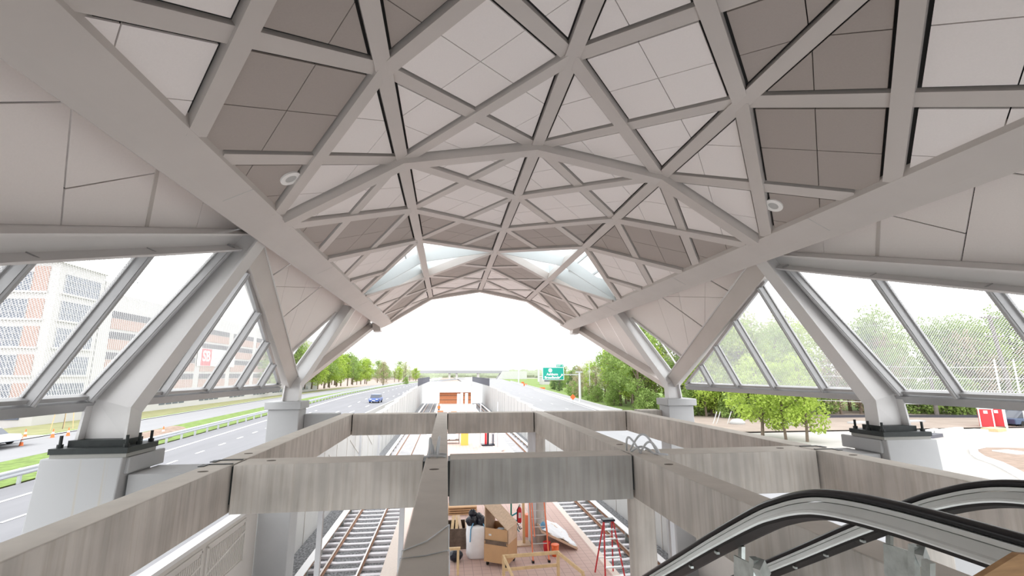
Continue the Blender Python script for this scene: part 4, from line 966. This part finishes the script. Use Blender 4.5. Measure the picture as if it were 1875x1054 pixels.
def car(name, x, y, rz, label, m, L=4.4, W=1.8, H=1.45, suv=False, z=GZ+.06):
    e = empty(name,(x,y,z),label,'car',rz=rz)
    hw = W/2; prof = [(-L/2,.35),(-L/2,.75),(-L/2+.1,.88),(-L*.28,.95),(-L*.12,H-.05),(L*.22,H),(L*(.46 if suv else .36),H-.12 if suv else .98),(L/2-.02,.92 if not suv else .95),(L/2,.35)]
    low = [(-L/2,.28),(-L/2,.72),(-L/2+.12,.86),(L/2-.12,.92),(L/2,.80),(L/2,.28)]
    MB().loft([[V(a*hw,p[0],p[1]) for p in low] for a in (-1,1)]).build('car_body',m,e,bev=.08,**L_)
    cab = [(-L*.27,.88),(-L*.13,H-.04),(L*.20,H),(L*.44 if suv else L*.36,.92)]
    MB().loft([[V(a*hw*.93,p[0],p[1] if p[1] < 1 else p[1]-.06) for p in cab] for a in (-1,1)]).build('glasshouse','car_glass',e,bev=.03,**L_)
    MB().loft([[V(a*hw*.90,p[0],p[1]) for p in ((-L*.12,H-.09),(L*.22,H-.05),(L*.22,H),(-L*.11,H-.03))] for a in (-1,1)]).build('car_roof',m,e,bev=.02,**L_)
    for sx in (-1,1):
        for sy in (-.31,.31): MB().tube([(sx*(hw-.2),sy*L,.32),(sx*(hw+.01),sy*L,.32)],.32,18).build('wheel','tyre',e,**L_)
    for sx in (-1,1): MB().box(sx*hw*.62-.18,sx*hw*.62+.18,-L/2-.02,-L/2+.05,.62,.76).build('headlight','sign_white',e,**L_)
    MB().box(-.28,.28,-L/2-.025,-L/2,.42,.56).build('number_plate','sign_white',e,**L_)
    return e
car('car',-13.2,91.5,math.radians(-3),'small blue car driving toward the station on the highway','car_blue',4.1,1.8,1.55,True)
car('car',-39.3,46.7,math.radians(88),'grey car parked on the left pavement, cut by picture edge','car_grey',4.6,1.85,1.45,False,-5.98)
mp = MB(); rr = random.Random(3)
for cx, cy, r, h in ((-24.6,43.5,1.5,.55),(-25.2,46.2,1.3,.5),(-25.7,49,1.2,.45)):
    mp.loft([[V(cx+r*a*math.cos(2*PI*k/12)*(1+rr.uniform(-.15,.15)),cy+1.5*r*a*math.sin(2*PI*k/12),GZ+h*b) for k in range(12)] for a,b in ((1,0),(.7,.6),(.35,.95),(.02,1))])
o = mp.build('dirt_mound','bare_soil'); tag(o,'low mound of reddish dirt on the verge by the guardrail','mound',kind='stuff')
st_ = empty('staked_sapling',(-44.6,62.5,-6.38),'thin young tree held by three timber stakes on the lawn','tree')
MB().tube([(0,0,0),(.05,0,1.4),(0,.02,3.4)],.04,6,.015).build('trunk','bark',st_,**L_)
for a in range(3): MB().bar((1.1*math.cos(a*2.1),1.1*math.sin(a*2.1),0),(.9*math.cos(a*2.1),.9*math.sin(a*2.1),2.0),.06,.06).build('stake','timber',st_,**L_)
for i in range(5): MB().tube([(0,0,1.8+.3*i),(.5*math.cos(i*2.4),.5*math.sin(i*2.4),2.4+.32*i)],.015,5,.006).build('branch','bark',st_,**L_)

# ================================================================== RIGHT SIDE
kb = empty('kerb_island',(36,27,GZ),'curved white concrete kerb enclosing a bare dirt island','kerb')
kp = [(39.5,30.2),(38.0,29.6),(36.2,28.2),(34.6,26.6),(33.4,24.8),(32.0,23.2),(30.2,21.3),(28,19.2)]
rings = []
for i,(x,y) in enumerate(kp):
    a, b = V(*kp[max(i-1,0)],0), V(*kp[min(i+1,len(kp)-1)],0); d = (b-a).normalized(); n = V(-d.y,d.x,0); p = V(x,y,GZ-.12)
    rings.append([p-n*.22,p+n*.22,p+n*.22+V(0,0,.20),p-n*.22+V(0,0,.20)])
MB().loft(rings).build('kerb_stone','coping',kb)
MB().prism([V(x,y,GZ-.12) for x,y in kp]+[V(34,18.5,GZ-.12),V(44,29,GZ-.12)],(0,0,.10)).build('island_soil','bare_soil',kb)
tag(MB().box(38.2,39.6,27.2,28.6,GZ-.02,GZ+.06).build('paving_slab','coping'),'square white slab lying on the dirt island','slab')
for i,(x,y,l) in enumerate(((55.6,41.6,'nearer'),(57.3,41.9,'farther'))):
    p = empty('portable_toilet',(x,y,GZ-.12),'red portable toilet with white roof on the gravel lot, %s one' % l,'toilet','portable toilets',rz=math.radians(-50))
    MB().box(-.55,.55,-.55,.55,.05,2.05).build('cabin','portared',p,bev=.05,**L_); MB().loft([[V(a*r,b*r,z) for a,b in ((-1,-1),(1,-1),(1,1),(-1,1))] for z,r in ((2.05,.58),(1.85,.60),(2.32,.40))]).build('roof','coping',p,bev=.04,**L_)
    MB().box(-.38,.38,-.58,-.55,.15,1.95).build('door','portared',p,**L_); MB().box(-.15,.15,-.60,-.575,1.45,1.75).build('vent_panel','sign_white',p,**L_); MB().box(-.62,.62,-.62,.62,0,.06).build('skid','fence',p,**L_)
    for sx in (-.5,.5): MB().box(sx-.05,sx+.05,-.58,-.545,.1,2.05).build('corner_post','sign_white',p,**L_)
car('pickup_truck',61.2,42.4,math.radians(95),'dark blue truck parked on the gravel behind the red toilets','car_navy',5.4,1.95,1.8,True,GZ-.12)
rr = random.Random(8)
lum = [((46,38.6,50.5,40.2),.5,'coping','long white board on the gravel beyond the pedestal'),((40.5,36.8,47,39.6),.35,'coping','long white board nearest the right pedestal'),((47.5,37.4,50.8,38.6),1.0,'alu','bundle of grey metal frames lying on the gravel'),((39.8,35.2,43.4,36.6),.9,'fence','dark metal grille lying flat on the gravel'),((52,38.8,54.2,39.6),1.2,'timber','low stack of tan timber in front of the toilets'),((44,46,46.3,46.6),.9,'stone_kerb','long concrete block on the bare dirt, left one'),((50.5,46.5,54,47.0),.9,'stone_kerb','long concrete block on the bare dirt, right one')]
for (x0,y0,x1,y1),w_,m,l in lum: tag(MB().bar((x0,y0,GZ+.02),(x1,y1,GZ+.02),w_,.28).build('building_material',m),l,'material')
tag(MB().loft([[V(x,y,GZ-.12),V(x,y+.15,GZ-.12),V(x,y+.1,GZ+.32)] for x,y in ((47,52.5),(53,52.2),(60,51.0),(68,49.6))]).build('silt_fence','silt'),'low black silt fence along the edge of the woods','fence')
for i,(x,y,l) in enumerate(((31.5,47.5,'left'),(36.0,45.5,'right'))): tag(MB().lathe((x,y,GZ-.12),[(.0,0),(.7,.0),(.8,.3),(.5,.6),(.0,.7)],9,1.1,.8).build('boulder','stone_kerb',smooth=True),'pale boulder on the dirt by the bright trees, %s one' % l,'boulder')
for i,(x,l) in enumerate(((28.9,'leftmost'),(29.3,'middle'),(30.6,'rightmost'))): tag(MB().bar((x,48,GZ-.1),(x+.35,47.6,GZ+1.3),.07,.07).build('marker_stake','coping'),'leaning white stake at the forest edge, %s of three' % l,'stake')
# utility poles with cross arms and wires
def upole(x, y, h, lean, label, arms=(.3,2.6)):
    e = empty('utility_pole',(x,y,GZ-.12),label,'pole')
    top = V(lean,0,h); MB().tube([(0,0,0),top*.5,top],.26,10,.18).build('pole_shaft','pole_wood',e,**L_)
    for d in arms:
        c = top*(1-d/h); MB().bar((c.x-2.6,c.y-.9,c.z-.1),(c.x+2.6,c.y+.9,c.z+.1),.16,.18).build('cross_arm','pole_wood',e,**L_)
        for t in (-.95,-.5,.5,.95): MB().lathe((c.x+2.6*t,c.y+.9*t,c.z+.1),[(.06,0),(.06,.12),(.03,.3),(.0,.3)],8).build('insulator','post_grey',e,**L_)
    return e
upole(67.6,47.2,12.6,-1.3,'tall timber utility pole with two cross arms at the right')
upole(64,53.5,5.2,.0,'short timber pole stub in the woods behind the gravel lot',())
for x, y, l in ((43.2,31.0,'left'),(45.6,31.4,'right')): tag(MB().lathe((x,y,0),[(.06,GZ-.12),(.06,1.2)],8).build('thin_mast','coping'),'slim white mast on the lot at far right, %s one' % l,'mast')
def wire(pts, label, sag=.6, r=.02):
    pp = []
    for (a,b) in zip(pts,pts[1:]):
        a, b = V(*a), V(*b)
        pp += [a+(b-a)*(i/10)-V(0,0,sag*4*(i/10)*(1-i/10)) for i in range(10)]
    pp.append(V(*pts[-1])); return tag(MB().tube(pp,r,5).build('power_line','wire'), label, 'wire')
for i,z in enumerate((-3.1,-1.5,-.2,1.1)): wire([(34,92,z+1.0),(46,50,z),(80,36,z+.4),(130,20,z+2)],['lowest grey cable crossing before the right woods','second lowest grey cable crossing before the right woods','third grey cable from the ground before the right woods','topmost grey cable crossing before the right woods'][i],.5,.035)
for dx in (-2.4,-1.2,1.2,2.4): wire([(68.2+dx,47.2+dx*.35,7.3),(30+dx,140,9)],'thin power line strung from the tall utility pole',1.2,.015)['group'] = 'lines from the pole'
# highway sign on its post
sg = empty('highway_sign',(24.3,83,GZ),'green highway exit sign reading Ashburn Broadlands on a steel post','sign')
MB().lathe((24.3,83,0),[(.24,GZ-.12),(.20,.55)],14).build('post','coping',sg); MB().bar((24.3,83,-.05),(17.5,83.1,-.05),.16,.16).build('sign_arm','post_grey',sg); MB().box(23.6,24.8,82.8,83.2,.3,.55).build('post_cap','post_grey',sg)
MB().box(17.30,21.32,82.85,82.95,-1.02,1.28).build('sign_border','sign_white',sg); MB().box(17.40,21.22,82.82,82.86,-.93,1.19).build('sign_panel','sign_green',sg); MB().box(19.9,21.25,82.85,82.93,1.30,1.78).build('exit_tab','sign_green',sg)
FR = (PI/2,0,0)
text('Ashburn',.62,(19.1,82.80,.0),FR,'sign_white',sg,off=.02); text('Broadlands',.62,(19.05,82.80,-.58),FR,'sign_white',sg,off=.02); text('EXIT  6',.36,(20.57,82.84,1.54),FR,'sign_white',sg)
MB().lathe((0,0,0),[(.36,0),(.36,.02)],20).build('route_disc','sign_white',sg,local=True).matrix_basis = Matrix.Translation(V(18.75,82.82,.72+ZC)-sg.location) @ Matrix.Rotation(PI/2,4,'X')
a_ = MB(); a_.bar((20.45,82.81,-.62),(20.95,82.81,-.12),.13,.02,(0,1,0)); a_.prism([V(20.70,82.80,.06),V(21.08,82.80,.06),V(21.08,82.80,-.32)],(0,.02,0)); a_.build('arrow','sign_white',sg)
tag(MB().prism([V(21.5,79.6,-3.9),V(22.0,79.6,-3.4),V(22.5,79.6,-3.9),V(22.0,79.6,-4.4)],(0,.05,0)).build('work_sign','orange'),'orange diamond road-work sign beside the right highway','sign')
tag(MB().box(21.95,22.05,79.66,79.72,GZ-.05,-3.6).build('sign_post','post_grey'),'thin post carrying the orange diamond sign','post')
for x, y, h, l in ((42,270,30,'tall thin lattice mast far beyond the highway'),(66,330,34,'slender monopole left of the green sign'),(75,340,30,'slender monopole right behind the green sign')):
    tag(MB().lathe((x,y,0),[(.75 if x > 50 else .4,GZ),(.35,GZ+h),(.0,GZ+h)],8).build('mast','post_grey'), l, 'mast')
for x, y, h, l in ((30,95,9.5,'street lamp before the woods, right of the sign'),(38,62,8,'street lamp at the edge of the bright trees')):
    e = empty('street_lamp',(x,y,GZ),l,'lamp'); MB().lathe((x,y,0),[(.10,GZ-.1),(.06,GZ+h)],8).build('lamp_pole','coping',e); MB().box(x-1.3,x+1.3,y-.1,y+.1,GZ+h,GZ+h+.12).build('lamp_arm','coping',e)
st = empty('sculpture_arch',(34.5,108,GZ),'curved grey arch with white box behind the sign','arch')
MB().tube(arc((34.2,108,GZ-.1),(38.4,108,GZ+2.5),3.0,14),.18,8).build('arch_tube','post_grey',st); MB().box(34.5,37.2,109,111,GZ-.13,GZ+6.2).build('white_box','bldg_white',st); MB().box(37.6,38.3,107.9,108.1,GZ+2.2,GZ+2.7).build('lamp_head','fence',st)
for i,(x,y,m,l) in enumerate(((35,210,'orange','orange barrel group at the bend of the right highway'),(42,260,'orange','orange works barrier far along the right highway'),(30.5,150,'cone','orange marker by the barrier of the right highway'))): tag(MB().box(x,x+1.6,y,y+.5,GZ-.12,GZ+1.1).build('works_barrier',m),l,'barrier')
for x,y,w_,d_,h,m,l in ((52,150,16,10,6,'bldg_white','low white building behind the green sign'),(60,200,30,12,5,'brick_pale','long pink building beyond the right highway'),(50,240,22,8,4,'bldg_white','white shed far down the right highway')):
    e = empty('building',(x,y,GZ),l,'building'); MB().box(x,x+w_,y,y+d_,GZ-.2,GZ+h).build('wall',m,e); MB().box(x-.3,x+w_+.3,y-.3,y+d_+.3,GZ+h,GZ+h+.4).build('roof','coping',e)
    MB().box(x+1,x+w_-1,y-.05,y,GZ+h*.4,GZ+h*.65).build('window_strip','win_glass',e)

# ================================================================== TREES
def tree_proto(seed, h, r, trunk_h, leafm, nleaf, lsize, spread=1., name='tree'):
    rr = random.Random(seed); e = bpy.data.objects.new(name,None); COL.objects.link(e)
    tb_ = MB(); tb_.tube([(0,0,-.2),(rr.uniform(-.2,.2),rr.uniform(-.2,.2),h*.4),(rr.uniform(-.4,.4),rr.uniform(-.4,.4),h*.92)],.022*h,7,.006*h)
    clumps = []
    for i in range(16):
        t = i/15; z = trunk_h+(h-trunk_h)*t; rad = r*math.sin(PI*(.18+.78*t))*rr.uniform(.55,1.0); a = i*2.4+rr.uniform(-.4,.4)
        c = V(rad*math.cos(a)*spread,rad*math.sin(a)*spread,z); clumps.append((c,r*rr.uniform(.38,.58)))
        tb_.tube([(0,0,z*.72),tuple(c*.55+V(0,0,z*.36)),tuple(c)],.007*h,5,.002*h)
    tb_.build('trunk','bark',e,local=True)
    mb = MB()
    for i in range(nleaf):
        c, cr = clumps[rr.randrange(len(clumps))]
        while True:
            d = V(rr.uniform(-1,1),rr.uniform(-1,1),rr.uniform(-1,1))
            if .2 < d.length < 1: break
        p = c+V(d.x*cr,d.y*cr,d.z*cr*.75)
        n = V(rr.gauss(0,1),rr.gauss(0,1),rr.gauss(0,1)+.5).normalized(); a = n.orthogonal().normalized(); b = n.cross(a); ang = rr.uniform(0,6.28); a, b = a*math.cos(ang)+b*math.sin(ang), b*math.cos(ang)-a*math.sin(ang); s_ = lsize*rr.uniform(.6,1.3)
        mb.add([p-a*s_*.5,p-b*s_*.32,p+a*s_*.5,p+b*s_*.32],[(0,1,2,3)])
    o = mb.build('crown',leafm,e,local=True)
    return e
PR = {'lime': tree_proto(1,12,3.6,3.0,'leaf_lime',3600,.42), 'lime_b': tree_proto(2,10,3.2,2.2,'leaf_lime',3200,.42), 'mid': tree_proto(3,13,3.8,3.5,'leaf_mid',3600,.42), 'dark': tree_proto(4,11,2.6,.8,'leaf_dark',3200,.40,.8),
      'pale': tree_proto(5,13,3.4,4.5,'leaf_pale',1500,.38), 'brown': tree_proto(6,9,2.6,1.2,'leaf_brown',1500,.30), 'shrub': tree_proto(7,4.5,2.4,.3,'leaf_mid',2000,.36)}
used = set()
KIND = {'lime':'bright lime-green spring tree','lime_b':'smaller bright yellow-green tree','mid':'tall mid-green broadleaf tree','dark':'dark green conical tree','pale':'pale, thinly leafed tall tree','brown':'brownish bare-twigged tree','shrub':'low rounded green shrub'}
def plant(kind, x, y, s, where, group, z=GZ-.12):
    p = PR[kind]
    if kind not in used: used.add(kind); e = p
    else: e = copy_tree(p)
    e.name = 'shrub' if kind == 'shrub' else 'tree'
    e.location = V(x,y,z+ZC); e.rotation_euler = (0,0,random.uniform(0,6.28)); sx = s*random.uniform(.9,1.1); e.scale = (sx,sx,s*random.uniform(.92,1.1))
    tag(e, KIND[kind]+' '+where, 'shrub' if kind == 'shrub' else 'tree', KIND[kind]+'s '+where)
random.seed(5)
def edge(tab, n, depth, kinds, where, s0, s1):
    Ls = [math.dist(a,b) for a,b in zip(tab,tab[1:])]; tot = sum(Ls)
    for i in range(n):
        t = (i+random.uniform(.1,.9))/n*tot; j = 0
        while t > Ls[j]: t -= Ls[j]; j += 1
        a, b = tab[j], tab[j+1]; f = t/Ls[j]; dx, dy = (b[0]-a[0])/Ls[j], (b[1]-a[1])/Ls[j]; d = random.random()**1.3*depth
        plant(random.choice(kinds), a[0]+(b[0]-a[0])*f-dy*d, a[1]+(b[1]-a[1])*f+dx*d, random.uniform(s0,s1), where, None)
w1 = 'in the woods behind the right screen'
edge([(48,60),(60,60),(76,56),(92,52)],26,16,['mid','pale','dark','lime','mid'],w1,.78,1.08)
edge([(31,58),(38,54),(48,58)],16,10,['lime','lime_b','lime','mid'],'at the bright forest edge on the right',.7,.95)
edge([(34,76),(46,70),(60,74)],14,14,['pale','mid','pale'],w1,1.0,1.25)
for x,y,s in ((28.6,36.6,.62),(29.4,35.2,.60),(27.9,38.6,.66)): plant('lime_b',x,y,s,'standing alone in front of the right woods',None)
edge([(46,57),(60,56),(76,52.5),(96,49)],24,3,['shrub','shrub','brown'],'at the foot of the right woods',.75,1.15)
edge([(26.5,66),(30,56),(38,53),(46,56.5)],18,4,['shrub','lime_b','shrub'],'under the bright trees on the right',.45,.8)
edge([(34,130),(31,100),(29,80),(31,62)],16,7,['lime','brown','lime_b','brown','pale'],'beside the right highway',.5,.8)
edge([(44,200),(36,160),(31,125)],12,7,['dark','mid','shrub','dark'],'along the bend of the right highway',.45,.65)
edge([(32,120),(28.5,95),(27,74)],9,3,['shrub','brown','shrub'],'behind the barrier of the right highway',.5,.75)
w2 = 'in the woods beyond the left highway'
edge([(-56,150),(-48,190),(-46,240),(-47,290)],40,24,['lime','mid','pale','lime_b'],w2,1.05,1.4)
edge([(-42,310),(-30,360),(-20,420)],16,14,['lime_b','pale','brown','mid'],'on the far left verge',.8,1.2)
plant('brown',-30.5,232,1.25,'standing by the left highway kerb',None); plant('shrub',-22,260,.8,'on the left highway verge',None)
edge([(33,98),(29.5,78),(28,64)],11,6,['lime','lime_b','mid','lime'],'close behind the far right column',.72,.95)
# distant treeline
mb = MB(); rr = random.Random(21)
for i in range(260):
    x = rr.uniform(-420,620); y = rr.uniform(650,1150); h = rr.uniform(7,15)*y/900; r = h*rr.uniform(.8,1.6)
    mb.loft([[V(x+r*a*math.cos(2*PI*k/8)*rr.uniform(.85,1.15),y+r*a*math.sin(2*PI*k/8),GZ+h*b*rr.uniform(.92,1.05)) for k in range(8)] for a,b in ((.9,0),(1,.35),(.8,.7),(.4,.95),(.05,1.0))])
o = mb.build('distant_treeline','leaf_haze'); tag(o,'hazy line of woods along the horizon','woods',kind='stuff')

# ================================================================== LIGHT AND CAMERA
w = bpy.data.worlds.new('World'); SC.world = w; w.use_nodes = True
nt = w.node_tree; bg = nt.nodes['Background']
bg.inputs[0].default_value = (.97,.985,1.0,1); bg.inputs[1].default_value = 1.0
sun = bpy.data.lights.new('sun','SUN'); sun.energy = .35; sun.angle = math.radians(60); sun.color = (1,.97,.93)
so = bpy.data.objects.new('sun',sun); COL.objects.link(so); so.rotation_euler = (math.radians(28),math.radians(14),0)
cam = bpy.data.cameras.new('camera'); co = bpy.data.objects.new('camera',cam); COL.objects.link(co)
cam.sensor_width = 36; cam.lens = 36*833/1875; cam.clip_end = 6000; cam.clip_start = .05
th, ps = math.radians(10.740), math.radians(8.023)
F = V(math.sin(ps)*math.cos(th), math.cos(ps)*math.cos(th), math.sin(th)); R = V(math.cos(ps),-math.sin(ps),0); U = R.cross(F)
M = Matrix((R,U,-F)).transposed().to_4x4(); M.translation = V(0,0,ZC); co.matrix_world = M
SC.camera = co
SC.view_settings.view_transform = 'Standard'; SC.view_settings.look = 'None'; SC.view_settings.gamma = 1; SC.view_settings.exposure = 1.5
SC.view_settings.use_curve_mapping = False
SC.cycles.use_denoising = True; SC.cycles.max_bounces = 10; SC.cycles.diffuse_bounces = 8; SC.cycles.transparent_max_bounces = 24; SC.cycles.sample_clamp_indirect = 8
